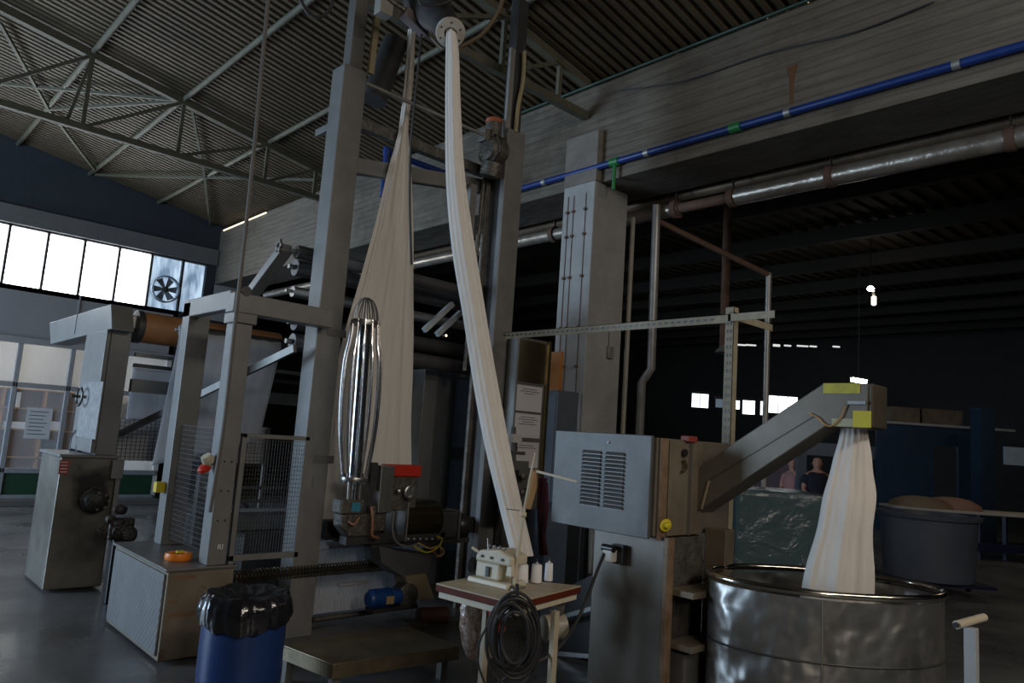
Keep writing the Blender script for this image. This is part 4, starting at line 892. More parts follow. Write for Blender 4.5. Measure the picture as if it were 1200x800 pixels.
B(lx0-.04, lx1+.02, 5.67, 6.0, 0, lz).build('body', mat('locker_blue_grey', (.09, .11, .14), rough=.5), lk, bevel=.006)
B(lx0-.02, lx1, 5.66, 5.67, .1, lz-.06).build('door', mat('locker_blue_grey', (.09, .11, .14)), lk, bevel=.004)
# pneumatic regulators by the cabinet
t = thing('air_regulator', (-4.6, 4.6, 1.3), 'air regulator cluster with a white top and black gauges before the control cabinet', 'regulator')
def GX(px, py): return P(px, py, 'x', -4.75)
a, b = GX(599, 508), GX(609, 519); B(-4.78, -4.72, a.y, b.y, b.z, a.z).build('solenoid', mat('white_block', (.5, .5, .48), rough=.4), t, bevel=.004)
MB().cyl(GX(604, 518), GX(604, 528), .018, 12).build('stem', BLACK, t)
a, b = GX(595, 528), GX(614, 533); B(-4.78, -4.73, a.y, b.y, b.z, a.z).build('manifold', STEEL, t, bevel=.004)
a, b = GX(595, 550), GX(605, 568); B(-4.79, -4.72, a.y, b.y, b.z, a.z).build('black_module', BLACK, t, bevel=.006)
for px, py in ((613, 558), (612, 577), (620, 573), (605, 583)): MB().lathe([(.03, 0), (.03, .02), (.024, .024)], GX(px, py), (1, -.3, 0), 18).build('gauge', CAST, t)
MB().bar(GX(602, 500), GX(602, 600), .03, .03).build('mounting_strip', PAINT2, t)
B(-4.85, -4.80, GX(596, 550).y, GX(624, 550).y, GX(600, 600).z, GX(600, 540).z).build('back_plate', PAINT2, t)
B(-4.85, -4.80, GX(598, 550).y, GX(603, 550).y, 0, GX(600, 600).z).build('stand', PAINT2, t)
# dark housings low in the middle
t = thing('low_dark_cabinet', (-4.8, 5.3, 0), 'dark grey cabinet standing low in front of the pale column', 'cabinet')
B(-5.25, -4.28, 5.45, 5.95, 0, .98).build('body', mat('dark_blue_grey', (.11, .125, .15), (.08, .09, .11), rough=.5, scale=3), t, bevel=.01)
B(-4.62, -4.60, 5.44, 5.45, .05, .92).build('door_gap', BLACK, t)
B(-5.2, -4.7, 5.435, 5.45, .08, .9).build('door', MATS['dark_blue_grey'], t, bevel=.004)
tag(B(-4.98, -4.74, 5.0, 5.3, 0, .95).build('scrap_cart', mat('murky_blue', (.10, .14, .2), rough=.6)), 'murky blue upright box behind the thread cones', 'box')
c = P(637, 620, 'y', 4.9)
mb = MB()
for k in range(9): mb.tube(bez([P(634+k*.8, 560+6*(k % 3), 'y', 4.85), P(632+(k*5) % 9, 600, 'y', 4.82), P(634+(k*3) % 7, 650, 'y', 4.85)]), .02, 6)
tag(mb.build('dark_rag', mat('maroon_rag', (.07, .015, .03), rough=.9)), 'dark maroon rag hanging behind the thread cones', 'rag')

# base frames under the machine, between table and chute
t = thing('floor_rails', (-3.8, 4.4, 0), 'dark sloping floor trough between the sewing table and the chute machine', 'trough')
MB().prism([P(660, 690, 'y', 4.4), P(705, 668, 'y', 4.4), P(705, 770, 'y', 4.4), P(650, 775, 'y', 4.4)], (0, .08, 0)).build('side_plate', mat('dark_trough', (.07, .07, .07), rough=.5), t)
MB().bar(P(640, 728, 'y', 4.3), P(710, 708, 'y', 4.3), .03, .03).bar(P(650, 765, 'y', 4.3), P(710, 770, 'y', 4.3), .03, .03).build('rail', STEEL, t)
tag(sheet(P(690, 618, 'y', 4.7), P(703, 618, 'y', 4.7), P(688, 672, 'y', 4.7), P(704, 672, 'y', 4.7), 16, 8, .012, (0, 1, 0), 2).build('cloth_strip', FAB, solid=.004), 'short vertical white cloth strip left of the chute machine base', 'fabric')

# ================================================================== SLOTTED ANGLE FRAME
def slotted(mbh, mbd, a, b, axis2):
    a = Vector(a); b = Vector(b); d = (b-a); L = d.length; d.normalize()
    k = int(L/.055)
    for i in range(k):
        c = a+d*(.03+.055*i); mbd.bar(c, c+d*.026, .014, .012) if False else mbd.bar(c+Vector(axis2), c+d*.028+Vector(axis2), .006, .012)
t = thing('slotted_angle_frame', (-2.6, 4.5, 0), 'cream slotted-angle rack frame standing behind the chute machine', 'frame')
a0 = P(857, 373, 'y', 4.5); zx = a0.z
xr = a0.x
B(xr-.045, xr+.02, 4.50, 4.504, 0, zx+.08).box(xr+.016, xr+.02, 4.5, 4.56, 0, zx+.08).build('post', IRON, t)
MB().box(-4.95, xr, 4.49, 4.494, zx-.03, zx+.03).box(-4.95, xr, 4.49, 4.54, zx+.026, zx+.03).build('top_rail', IRON, t)
B(xr-.02, xr+.02, 4.5, 5.05, zx+.04, zx+.044).box(xr+.016, xr+.02, 4.5, 5.05, zx-.01, zx+.044).build('side_rail', IRON, t)
B(xr-.02, xr+.32, 4.49, 4.494, zx-.02, zx+.03).build('stub_rail', IRON, t)
mb = MB()
for i in range(40): mb.box(-4.93+i*.055, -4.905+i*.055, 4.487, 4.49, zx-.006, zx+.008)
mb.build('rail_slots', BLACK, t)['kind'] = 'stuff'
mb = MB()
for i in range(46): mb.box(xr-.03, xr-.02, 4.497, 4.50, .05+i*.055, .075+i*.055); mb.box(xr-.005, xr+.005, 4.497, 4.50, .05+i*.055, .075+i*.055)
mb.build('post_slots', BLACK, t)['kind'] = 'stuff'
c = P(715, 410, 'x', XC1+.02)
t = thing('wall_socket', tuple(c), 'small grey socket box on the dark side of the column', 'socket')
B(XC1, XC1+.04, c.y-.05, c.y+.05, c.z-.10, c.z+.04).build('box', GALV, t, bevel=.006)
MB().cyl((XC1+.015, c.y-.015, c.z+.04), (XC1+.015, c.y-.015, c.z+.3), .008, 8).build('conduit', GALV, t)

# ================================================================== CHUTE MACHINE
YC = 3.45
t = thing('chute_machine', (-2.7, 3.8, 0), 'steel unloading machine with louvred box head and long rising chute arm', 'machine')
bx0, bx1, bz0, bz1 = -3.22, -2.46, 1.11, 1.655
B(bx0+.01, bx1, YC+.012, YC+.80, bz0, bz1).build('head_box', CHUTE, t, bevel=.006)
d = B(bx0, bx1-.02, YC-.012, YC+.012, bz0-.015, bz1+.01).build('louvred_panel', VENT, t, bevel=.004)
mb = MB()
for cxp in (358, 0):
    pass
for c0, c1 in ((-2.98, -2.84), (-2.80, -2.665)):
    for k in range(14):
        z = 1.545-.0235*k*1.0
        mb.hexa([(c0, YC-.013, z), (c1, YC-.013, z), (c1, YC-.013, z+.012), (c0, YC-.013, z+.012), (c0, YC-.028, z-.006), (c1, YC-.028, z-.006), (c1, YC-.020, z+.006), (c0, YC-.020, z+.006)])
mb.build('louvres', VENT, d)
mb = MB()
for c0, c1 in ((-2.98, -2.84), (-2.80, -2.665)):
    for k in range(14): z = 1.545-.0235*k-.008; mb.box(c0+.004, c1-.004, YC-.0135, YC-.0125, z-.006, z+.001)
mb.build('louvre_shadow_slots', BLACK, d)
MB().cyl((bx1-.33, YC-.02, 1.61), (bx1-.33, YC-.01, 1.61), .008, 10).build('rivet', PAPER, d)
# side flanges on the +X end
B(bx1, bx1+.02, YC+.03, YC+.10, bz0-.02, bz1).build('edge_flange', mat('rusty_edge', (.22, .16, .10), (.12, .07, .04), rough=.5, scale=10), t, bevel=.003)
B(bx1, bx1+.015, YC+.12, YC+.46, bz0, bz1-.01).build('end_panel', DIRTY, t, bevel=.004)
B(bx1+.012, bx1+.03, YC+.31, YC+.325, bz0, bz1).build('panel_rod', STEEL, t)
MB().cyl((bx1+.02, YC+.25, 1.58), (bx1+.035, YC+.25, 1.58), .022, 12).build('latch', BLACK, t)
MB().tube(bez([V3(bx1+.03, YC+.24, 1.54), V3(bx1+.04, YC+.25, 1.50), V3(bx1+.03, YC+.23, 1.47)]), .01, 6).build('latch_hook', BRASS, t)
B(bx1-.02, bx1+.04, YC+.27, YC+.36, bz1-.01, bz1+.025).build('red_switch', mat('dull_red', (.25, .04, .03), rough=.5), t, bevel=.005)
c = V3(bx1+.03, YC+.20, bz0+.01)
c = P(779, 615, 'x', bx1+.03)
MB().lathe([(.03, 0), (.034, .008), (.02, .012), (.014, .03), (.005, .034)], c, (1, -.25, 0), 24, sy=1.25).build('yellow_stop', YEL, t)
# chute arm profile in a plane facing the camera side
YA, YA2 = YC+.42, YC+.62
pr = [(814, 601), (812, 553), (862, 517), (965, 449), (1018, 449), (1016, 502), (968, 499)]
prof = [P(x, y, 'y', YA) for x, y in pr]
MB().prism(prof, (0, YA2-YA, 0)).build('chute_arm', CHUTE, t, bevel=.006)
a, b, c, e = P(812, 585, 'y', YA-.004), P(830, 563, 'y', YA-.004), P(960, 487, 'y', YA-.004), P(925, 505, 'y', YA-.004)
MB().bar(P(832, 562, 'y', YA), P(955, 487, 'y', YA), .006, .006, (0, 1, 0)).build('fold_line', mat('dark_fold', (.08, .07, .06), rough=.5), t)
MB().bar(P(822, 596, 'y', YA-.003), P(831, 563, 'y', YA-.003), .01, .012, (0, 1, 0)).build('edge_strip', mat('pale_edge', (.36, .30, .20), rough=.5), t)
x1 = prof[4].x; zt_, zb_ = prof[4].z, prof[5].z
B(x1, x1+.02, YA, YA2, zb_+.005, zt_).build('nose_cap', mat('dark_nose', (.11, .095, .07), (.07, .06, .045), rough=.5, metal=.4), t, bevel=.02)
a, b = P(965, 449, 'y', YA), P(1008, 461, 'y', YA); B(a.x, b.x, YA-.004, YA+.0, b.z, a.z).build('upper_tape', YTAPE, t)
a, b = P(1000, 481, 'y', YA), P(1021, 501, 'y', YA); B(a.x, b.x, YA-.006, YA+.0, b.z, a.z).build('yellow_label', mat('yellow_label', (.6, .52, .02), rough=.5), t)
a, b = P(975, 490, 'y', YA), P(1000, 500, 'y', YA); B(a.x, b.x, YA-.004, YA+.0, b.z, a.z).build('faded_label', mat('faded_label', (.42, .42, .2), (.3, .3, .25), rough=.5, scale=20), t)
a, b = P(995, 470, 'y', YA), P(1016, 474, 'y', YA); B(a.x, b.x, YA-.02, YA, b.z, a.z).build('nose_clip', STEEL, t)
MB().tube(bez([P(x, y, 'y', YA-.012) for x, y in ((948, 484), (958, 489), (965, 496), (974, 499), (984, 490), (991, 474))]), .004, 6).build('signal_wire', mat('orange_wire', (.5, .28, .1), rough=.5), t)
# pedestal
PB = mat('pedestal_steel', (.13, .118, .098), (.085, .078, .065), rough=.42, metal=.4, scale=2.5, rust=.05)
a, b = P(700, 690, 'y', YC+.06), P(787, 690, 'y', YC+.06)
B(-2.92, -2.40, YC+.06, YC+.12, 0, bz0).build('front_cover', PB, t, bevel=.004)
B(-2.90, -2.44, YC+.12, YC+.50, 0, bz0-.01).build('pedestal', CAST, t, bevel=.006)
B(-2.42, -2.39, YC+.055, YC+.12, 0, bz0).build('rusty_corner', MATS['rusty_edge'], t, bevel=.003)
for zz in (.80, .52): B(-2.42, -2.26, YC+.12, YC+.60, zz, zz+.035).build('side_ledge', DIRTY, t, bevel=.004)
B(-2.44, -2.32, YC+.15, YC+.55, .0, .50).build('lower_side_box', PAINT2, t, bevel=.01)
B(-2.44, -2.30, YC+.5, YC+.6, .0, 1.15).build('rear_leg', DIRTY, t, bevel=.004)
# plug box
c = P(722, 648, 'y', YC+.05)
t = thing('plug_socket', tuple(c), 'white plug in a dark socket box on the pedestal', 'socket')
B(c.x-.01, c.x+.075, YC+.02, YC+.06, c.z-.055, c.z+.055).build('backbox', BLACK, t, bevel=.005)
B(c.x-.04, c.x+.03, YC-.03, YC+.025, c.z-.045, c.z+.025).build('plug', mat('plug_white', (.55, .55, .52), rough=.4), t, bevel=.008)
MB().cyl((c.x-.05, YC-.01, c.z+.03), (c.x+.03, YC-.01, c.z+.03), .022, 10).build('plug_collar', BLACK, t)
pp = [P(708, 648, 'y', YC-.03), P(700, 668, 'y', YC-.05), P(682, 715, 'y', YC-.15), P(662, 750, 'y', 3.1), P(640, 770, 'y', 2.95), P(610, 783, 'y', 2.85), P(585, 800, 'y', 2.8)]
tag(MB().tube(bez(pp), .0095, 8).build('power_cord', RUBBER), 'thick black power cord looping from the plug to below the sewing table', 'cord')

# vat
vc = V3(*D(965, 681, 4.02)); vz = vc.z
t = thing('steel_vat', (vc.x, vc.y, 0), 'large dented stainless steel vat catching the fabric under the chute', 'vat')
rt = math.atan2(HR.y, HR.x); ra = 135*4.02/FPX; rb = .40
MB().lathe([(ra*.97, .06), (ra*.985, .3), (ra*.985, .6), (ra*.985, vz-.03), (ra*.965, vz-.03), (ra*.96, .3), (ra*.95, .10), (.01, .10)], (vc.x, vc.y, 0), n=96, sy=rb/ra, rot=rt, cap=False).build('shell', VAT, t)
def ell(r, z, n=72): 
    out = []
    for k in range(n):
        a = 2*math.pi*k/n; x, y = r*ra*math.cos(a), r*rb*math.sin(a); out.append(V3(vc.x+x*math.cos(rt)-y*math.sin(rt), vc.y+x*math.sin(rt)+y*math.cos(rt), z))
    return out
MB().tube(ell(.985, vz), .019, 10, closed=True).build('rim', mat('polished_rim', (.62, .58, .50), rough=.15, metal=1.), t)
MB().tube(ell(.99, vz-.33), .006, 6, closed=True).build('hoop', DARKM, t)
MB().tube(ell(.99, .35), .008, 6, closed=True).build('hoop', DARKM, t)
for k in (51,):
    a = 2*math.pi*k/72; x, y = .99*ra*math.cos(a), .99*rb*math.sin(a); q = V3(vc.x+x*math.cos(rt)-y*math.sin(rt), vc.y+x*math.sin(rt)+y*math.cos(rt), 0)
    MB().bar(q+V3(0, 0, .08), q+V3(0, 0, vz-.03), .012, .006).build('seam', DIRTY, t)
for k in range(4):
    a = math.pi/4+k*math.pi/2; x, y = .6*ra*math.cos(a), .6*rb*math.sin(a); q = V3(vc.x+x*math.cos(rt)-y*math.sin(rt), vc.y+x*math.sin(rt)+y*math.cos(rt), 0)
    MB().cyl(q, q+V3(0, 0, .10), .04, 12).build('foot', RUBBER, t)
# cloth falling from the nose into the vat
yc = YA+.10
dn = P(985, 505, 'y', yc)
sN = (dn.y-0)/1
dp = (dn-CAM).dot(_F)
rope('falling_fabric', [st(1000, 494, dp, 28, .045), st(1000, 520, dp, 36, .05), st(998, 545, dp, 46, .055), st(996, 575, dp-.01, 58, .065), st(991, 610, dp-.02, 62, .075), st(986, 650, dp-.02, 72, .08), st(982, 690, dp-.02, 84, .09), st(980, 715, dp-.02, 88, .09)],
     'white fabric falling from the chute nose into the steel vat', folds=5, amp=.10, seed=11)

# handrail post bottom right
c = D(1137, 728, 3.3)
t = thing('handrail_post', (c.x, c.y, 0), 'pale square post with a short cream pipe across its top, bottom right', 'post')
d = (D(1155, 722, 3.5)-D(1121, 733, 3.15))
MB().tube([D(1121, 732, 3.2), D(1153, 723, 3.35)], .018, 16).build('top_pipe', CREAM, t)
MB().cyl(D(1119, 732.6, 3.19), D(1122, 731.7, 3.205), .012, 12).build('pipe_bore', BLACK, t)
q = D(1138, 733, 3.27); B(q.x-.024, q.x+.024, q.y-.024, q.y+.024, 0, q.z-.008).build('post', mat('pale_post', (.40, .42, .44), rough=.5), t, bevel=.003)

# ================================================================== SEWING TABLE
TX0, TX1, TY0, TY1, TZ = -3.43, -2.83, 2.74, 3.46, .78
t = thing('sewing_table', (-3.1, 3.1, 0), 'small sewing table with pale top and red-brown edges on cream legs', 'table')
e = [P(602, 706, 'z', TZ), P(511, 683, 'z', TZ), P(563, 674, 'z', TZ), P(681, 686, 'z', TZ)]
MB().prism(e, (0, 0, -.008)).build('tabletop', TOPW, t, bevel=.002)
MB().prism([v+V3(0, 0, -.008) for v in e], (0, 0, -.034)).build('edge_board', REDW, t, bevel=.003)
cen = sum(e, V3(0, 0, 0))/4
MB().prism([mix(v, cen, .05)+V3(0, 0, -.042) for v in e], (0, 0, -.035)).build('under_rail', CREAM, t, bevel=.003)
hx0 = Vector((.9, .2, 0)).normalized()
def fl(v, k, z): w = mix(v, cen, k); return V3(w.x, w.y, z)
la_, lb_ = D(567, 765, 3.95), D(648, 765, 3.85)
for q in (la_, lb_):
    MB().bar(V3(q.x, q.y, .04), V3(q.x, q.y, TZ-.07), .035, .03).build('leg', TOPW, t)
    MB().bar(V3(q.x, q.y, .03)-hx0*.25, V3(q.x, q.y, .03)+hx0*.25, .05, .05).build('foot', CREAM, t)
MB().bar(V3(la_.x, la_.y, .17), V3(lb_.x, lb_.y, .19), .06, .05).build('foot_rail', CREAM, t)
MB().cyl(fl(e[3], .45, .55), fl(e[3], .2, .56), .07, 18).build('clutch_motor', mat('cream_motor', (.36, .33, .26), rough=.4), t)
MB().bar(fl(e[3], .3, .6), fl(e[3], .3, .74), .06, .06).build('motor_mount', CAST, t)
# overlock machine
t = thing('overlock_machine', (-3.15, 2.95, TZ), 'cream overlock sewing machine with a black handwheel on the small table', 'sewing machine')
o = P(586, 686, 'z', TZ); SC = .98
hx_ = (e[1]-e[0]).normalized(); hy_ = (e[3]-e[0]).normalized()
def L(u, v, z): return o+hx_*u*SC+hy_*v*SC+V3(0, 0, z*SC)
def obox(u0, u1, v0, v1, z0, z1, du=0, dv=0):
    return MB().hexa([L(u0, v0, z0), L(u1, v0, z0), L(u1, v1, z0), L(u0, v1, z0), L(u0+du, v0+dv, z1), L(u1-du, v0+dv, z1), L(u1-du, v1-dv, z1), L(u0+du, v1-dv, z1)])
obox(-.10, .20, -.07, .13, 0, .03, .004, .004).build('bed', CREAM, t, bevel=.006)
obox(-.02, .16, -.045, .10, .03, .125, .0, .004).build('body', CREAM, t, bevel=.012)
MB().prism([L(-.11, -.06, .125), L(.15, -.06, .12), L(.155, -.06, .15), L(.13, -.06, .185), L(-.02, -.06, .205), L(-.11, -.06, .175)], hy_*.17).build('arm_housing', CREAM, t, bevel=.012)
obox(-.115, -.07, -.05, .02, .07, .14, .004, .004).build('needle_head', CREAM, t, bevel=.006)
MB().cyl(L(-.095, -.02, .02), L(-.095, -.02, .08), .003, 6).cyl(L(-.095, .0, .02), L(-.095, .0, .08), .003, 6).build('needle_bar', STEEL, t)
obox(-.12, -.065, -.04, .015, .018, .024).build('presser_foot', STEEL, t)
MB().lathe([(.012, -.03), (.040, -.022), (.042, .004), (.034, .014), (.01, .018)], L(.205, -.02, .085), tuple(hx_-hy_*.25), 24).build('handwheel', BLACK, t)
obox(.05, .075, -.055, -.042, .045, .10).build('side_slot', BLACK, t)
for u in (-.04, .0, .04, .08): MB().lathe([(.003, -.02), (.004, 0), (.010, .004), (.010, .012), (.004, .016)], L(u, -.03, .205), n=12).build('tension_knob', GALV, t)
for u, v in ((-.05, .06), (.03, .07), (.1, .05)): MB().lathe([(.008, 0), (.008, .006)], L(u, -.062, .155), tuple(-hy_), 10).build('screw', DARKM, t)
MB().cyl(L(.15, -.03, .165), L(.20, -.04, .185), .009, 8).build('lever', CREAM, t)
MB().cyl(L(.07, -.05, .19), L(.078, -.05, .255), .002, 5).build('thread_pin', STEEL, t)
obox(-.13, -.08, -.05, .08, .0, .012).build('needle_plate', STEEL, t)
# thread cones
def cone(loc, s, label):
    t = thing('thread_cone', tuple(loc), label, 'thread cone', 'white thread cones on the table')
    MB().lathe([(s*.95, .004), (s, .010), (s*.90, .098), (s*.80, .104)], loc, n=28).build('thread', WHITE, t)
    MB().lathe([(.010, .10), (.007, .116), (.003, .116)], loc, n=12).build('spool_tip', PAPER, t)
    MB().cyl(loc, V3(loc.x, loc.y, loc.z+.135), .0025, 6).build('pin', STEEL, t)
    MB().cyl(loc, V3(loc.x, loc.y, loc.z+.006), s*.9, 20).build('base_disc', DARKM, t)
cone(P(610.5, 683, 'z', TZ)+V3(0, 0, .001), .041, 'white thread cone nearest the overlock machine, the fattest one')
cone(P(628, 683, 'z', TZ)+V3(0, 0, .001), .033, 'middle white thread cone of the three on the table')
cone(P(642.5, 681, 'z', TZ)+V3(0, 0, .001), .025, 'slimmest white thread cone, at the right end of the three')
# thread stand stick
t = thing('thread_stand', (-3.05, 2.95, TZ), 'tall pale thread stand pole with a wooden cross stick', 'thread stand')
q0 = P(602, 690, 'z', TZ); sd_ = (q0-CAM).dot(_F)
MB().tube([q0, D(606, 655, sd_), D(614, 600, sd_), D(621, 560, sd_), D(627, 530, sd_)], [.012, .010, .008, .007, .003], 8).build('pole', CREAM, t)
MB().tube([D(618, 595, sd_+.01), D(624, 570, sd_+.01), D(626, 553, sd_+.01), D(630, 552, sd_+.01)], [.022, .026, .02, .014], 10).build('wrapped_wood', WOOD, t)
MB().bar(D(629, 552, sd_), D(676, 564, sd_-.15), .014, .012).build('cross_stick', CREAM, t)
MB().bar(D(593, 596, sd_), D(609, 598, sd_), .004, .004).build('thread_eye', DARKM, t)
MB().cyl(D(611, 603, sd_), D(617, 603, sd_), .014, 10).build('knob', CREAM, t)
# plastic bag hung at table's left corner
t = thing('waste_bag', (-3.35, 2.75, .3), 'clear plastic waste bag full of pinkish scraps under the table edge', 'bag')
s0 = (e[1]-CAM).dot(_F)+.08
rings = []
for (y, cxp, w) in ((703, 556, 26), (712, 556, 34), (735, 558, 38), (755, 560, 38), (768, 561, 32), (773, 561, 18)):
    rings.append([D(cxp, y, s0)+(HR*(math.cos(a)*w/2)+V3(-HR.y, HR.x, 0)*(math.sin(a)*w*.4))*(s0/FPX)*(1+.08*math.sin(5*a+y)+.05*math.sin(9*a+y*.7)) for a in [k*math.pi/14 for k in range(28)]])
MB().loft(rings).build('film', mat('scrap_film', (.55, .42, .34), (.20, .12, .09), rough=.22, scale=22, contrast=.3, bump=.9, bscale=18, spec=.8), t)
MB().cyl(D(543, 705, s0), D(543, 711, s0), .012, 8).build('peg', CYAN, t)
MB().bar(D(553, 703, s0), D(553, 695, s0), .05, .004).build('hanging_strap', RED, t)
# coiled black hose hanging at table corner
t = thing('hose_coil', (-2.95, 2.75, .3), 'coil of black hose hanging from the front corner of the sewing table', 'hose')
s1 = (e[0]-CAM).dot(_F)-.06
rnd = random.Random(5)
q = D(602, 690, s1); MB().tube([D(606, 684, s1), D(606, 700, s1), D(603, 712, s1)], .009, 8).build('hanger', RUBBER, t)
for k in range(10):
    cxp, cyp = 600+rnd.uniform(-5, 5), 752+rnd.uniform(-6, 4); ax_, ay = 30-k*1.7+rnd.uniform(-2, 2), 48-k*2.2+rnd.uniform(-3, 3); sh_ = rnd.uniform(-.06, .05)
    MB().tube([D(cxp+ax_*math.cos(a), cyp+ay*math.sin(a)-(4 if math.sin(a) < 0 else 0), s1+sh_+.015*math.sin(2*a+k)) for a in [j*math.pi/20 for j in range(40)]], .0085, 8, closed=True).build('loop', RUBBER, t)
tag(MB().tube(bez([D(570, 735, s1-.04), D(562, 752, s1-.05), D(560, 775, s1-.05), D(568, 800, s1-.04), D(580, 830, s1)]), .006, 8).build('thin_cable', RUBBER), 'thin black cable bowing out left of the hose coil', 'cable')
t = tag(MB().bar(D(582, 712, s1+.25), D(583, 740, s1+.25), .05, .10).build('red_rag', mat('red_cloth', (.35, .05, .02), rough=.9), bevel=.02), 'red rag stuffed behind the hose coil', 'rag')

# ================================================================== BLUE BIN
t = thing('blue_bin', (-4.12, 1.95, 0), 'blue plastic drum bin lined with a black bag at bottom left', 'bin')
bc = V3(-4.13, 1.935, 0)
MB().lathe([(.20, 0), (.215, .02), (.228, .20), (.228, .40), (.222, .55), (.222, .60), (.205, .60), (.205, .05), (.01, .05)], bc, n=48, cap=False).build('drum', BLUED, t)
rings = []; rn = random.Random(2)
prof = [(.234, .478), (.247, .485), (.254, .52), (.252, .565), (.240, .605), (.215, .63), (.18, .625), (.11, .60), (.02, .59)]
for i, (r, h) in enumerate(prof):
    rings.append([bc+V3(math.cos(a)*r*(1+.015*math.sin(11*a+i)+.012*math.sin(23*a+i*.5)), math.sin(a)*r*(1+.015*math.sin(11*a+i)+.012*math.sin(23*a)), h+(-.035*max(0, math.cos((a+.55)*1.0))**3*(1 if i < 2 else 0))+.006*math.sin(7*a+i)+(.006*math.sin(13*a) if i < 2 else 0)) for a in [k*2*math.pi/120 for k in range(120)]])
MB().loft(rings, cap=False).build('bin_bag', BAG, t, solid=.003)

# ================================================================== FAR HALL
wr = thing('wrapped_pallet', (-2.9, 5.9, 0), 'tall film-wrapped pallet load with greenish sheen behind the vat', 'pallet load')
a, b, c = D(863, 573, 5.9), D(977, 571, 5.9), D(1000, 571, 5.9)
h = a.z; w0, w1 = a.copy(), b.copy(); bk = V3(-HR.y, HR.x, 0)
q = [V3(w0.x, w0.y, 0), V3(w1.x, w1.y, 0), V3(w1.x, w1.y, 0)+bk*.8, V3(w0.x, w0.y, 0)+bk*.8]
MB().hexa([v+V3(0, 0, .14) for v in q]+[v+V3(0, 0, h-.02) for v in q]).build('load', mat('dark_teal_load', (.05, .085, .085), (.03, .05, .055), rough=.5, scale=3), wr, bevel=.03)
MB().hexa([v-bk*.01*(1 if i < 2 else -1)+HR*(.01 if i in (1, 2) else -.01)+V3(0, 0, .13) for i, v in enumerate(q)]+[v-bk*.01*(1 if i < 2 else -1)+HR*(.01 if i in (1, 2) else -.01)+V3(0, 0, h) for i, v in enumerate(q)]).build('film', WRAP, wr, bevel=.04)
MB().hexa([v for v in q]+[v+V3(0, 0, .13) for v in q]).build('pallet', WOOD, wr)
# blue-grey tub on trolley
c = D(1087, 601, 9.6); rt_ = 52*9.6/FPX; zb4 = D(1087, 674, 9.6).z
t = thing('grey_tub', (c.x, c.y, zb4), 'large round blue-grey plastic tub at right beside the long table', 'tub')
MB().lathe([(rt_*.90, zb4), (rt_*.98, c.z-.05), (rt_*1.05, c.z-.05), (rt_*1.07, c.z), (rt_*.99, c.z), (rt_*.88, zb4+.04), (.01, zb4+.04)], (c.x, c.y, 0), n=56, cap=False).build('shell', TUB, t)
t = thing('tub_trolley', (c.x, c.y, 0), 'dark blue low trolley carrying the grey tub', 'trolley')
hz = zb4
MB().bar(c-HR*.55+V3(0, 0, hz-.03-c.z), c+HR*.60+V3(0, 0, hz-.03-c.z), .9, .04).build('deck', DKBLUE, t)
for sgn in (-1, 1):
    q = c+HR*.52*sgn; MB().bar(V3(q.x, q.y, .04), V3(q.x, q.y, hz-.04), .06, .05).build('leg', DKBLUE, t)
# long table with fabric heap
za, zb5 = .86, .86
s = 14.2
t0, t1 = D(1055, 597, s), D(1290, 608, s)
tz = .86
p0 = P(1058, 599, 'z', tz); p1 = P(1215, 602, 'z', tz)
s = 13.5
p0 = D(1058, 597, s); p1 = D(1240, 603, s); tz = p0.z; p1.z = tz
t = thing('long_sorting_table', ((p0.x+p1.x)/2, (p0.y+p1.y)/2, 0), 'long pale-topped table on dark blue legs in the far hall', 'table')
bk2 = bk*.9
MB().hexa([p0, p1, p1+bk2, p0+bk2, p0+V3(0, 0, .05), p1+V3(0, 0, .05), p1+bk2+V3(0, 0, .05), p0+bk2+V3(0, 0, .05)]).build('tabletop', mat('pale_tabletop', (.55, .52, .48), rough=.6), t, bevel=.01)
for k in range(7):
    q = mix(p0, p1, k/6.)+bk*.05; MB().bar(V3(q.x, q.y, 0), V3(q.x, q.y, tz), .10, .06).build('leg', DKBLUE, t)
MB().bar(mix(p0, p1, 0)+bk*.1+V3(0, 0, -tz+.22), p1+bk*.1+V3(0, 0, -tz+.22), .7, .12).build('lower_shelf', DKBLUE, t)
hp = thing('fabric_heap', tuple(D(1100, 596, s+.4)), 'low heap of tan and pinkish fabric on the long table', 'fabric')
for (px, w, hh, mm) in ((1078, .55, .20, mat('tan_cloth', (.22, .16, .10), rough=.9)), (1115, .52, .22, mat('dull_pink_cloth', (.30, .17, .13), rough=.9))):
    cc_ = D(px, 597, s+.45); cc_.z = tz+.05
    MB().lathe([(w, 0), (w*.92, hh*.4), (w*.6, hh*.85), (w*.25, hh), (.01, hh)], cc_, n=28, sy=.7, rot=.3).build('fold_pile', mm, hp)
# blue partition
a = D(1035, 497, 17); b = D(1192, 500, 17)
def fp2(px, s_): q = D(px, 500, s_); return V3(q.x, q.y, 0)
def wallseg(x0, x1, s_, z0, z1, th=.1):
    a, b = fp2(x0, s_), fp2(x1, s_); n = bk*th
    return MB().hexa([a+V3(0, 0, z0), b+V3(0, 0, z0), b+n+V3(0, 0, z0), a+n+V3(0, 0, z0), a+V3(0, 0, z1), b+V3(0, 0, z1), b+n+V3(0, 0, z1), a+n+V3(0, 0, z1)])
H1 = D(1100, 500, 18).z
struct('wall_blue_partition', wallseg(1028, 1094, 18, 0, H1), BLUEW, 'dark blue partition in the far hall')
struct('wall_blue_partition_right', wallseg(1123, 1155, 18, 0, H1), BLUEW)
struct('wall_blue_partition_head', wallseg(1094, 1123, 18, H1-.45, H1), BLUEW)
struct('trim_6', wallseg(1028, 1190, 17.95, H1, H1+.06, .2), mat('pale_cap', (.35, .33, .3), rough=.6))
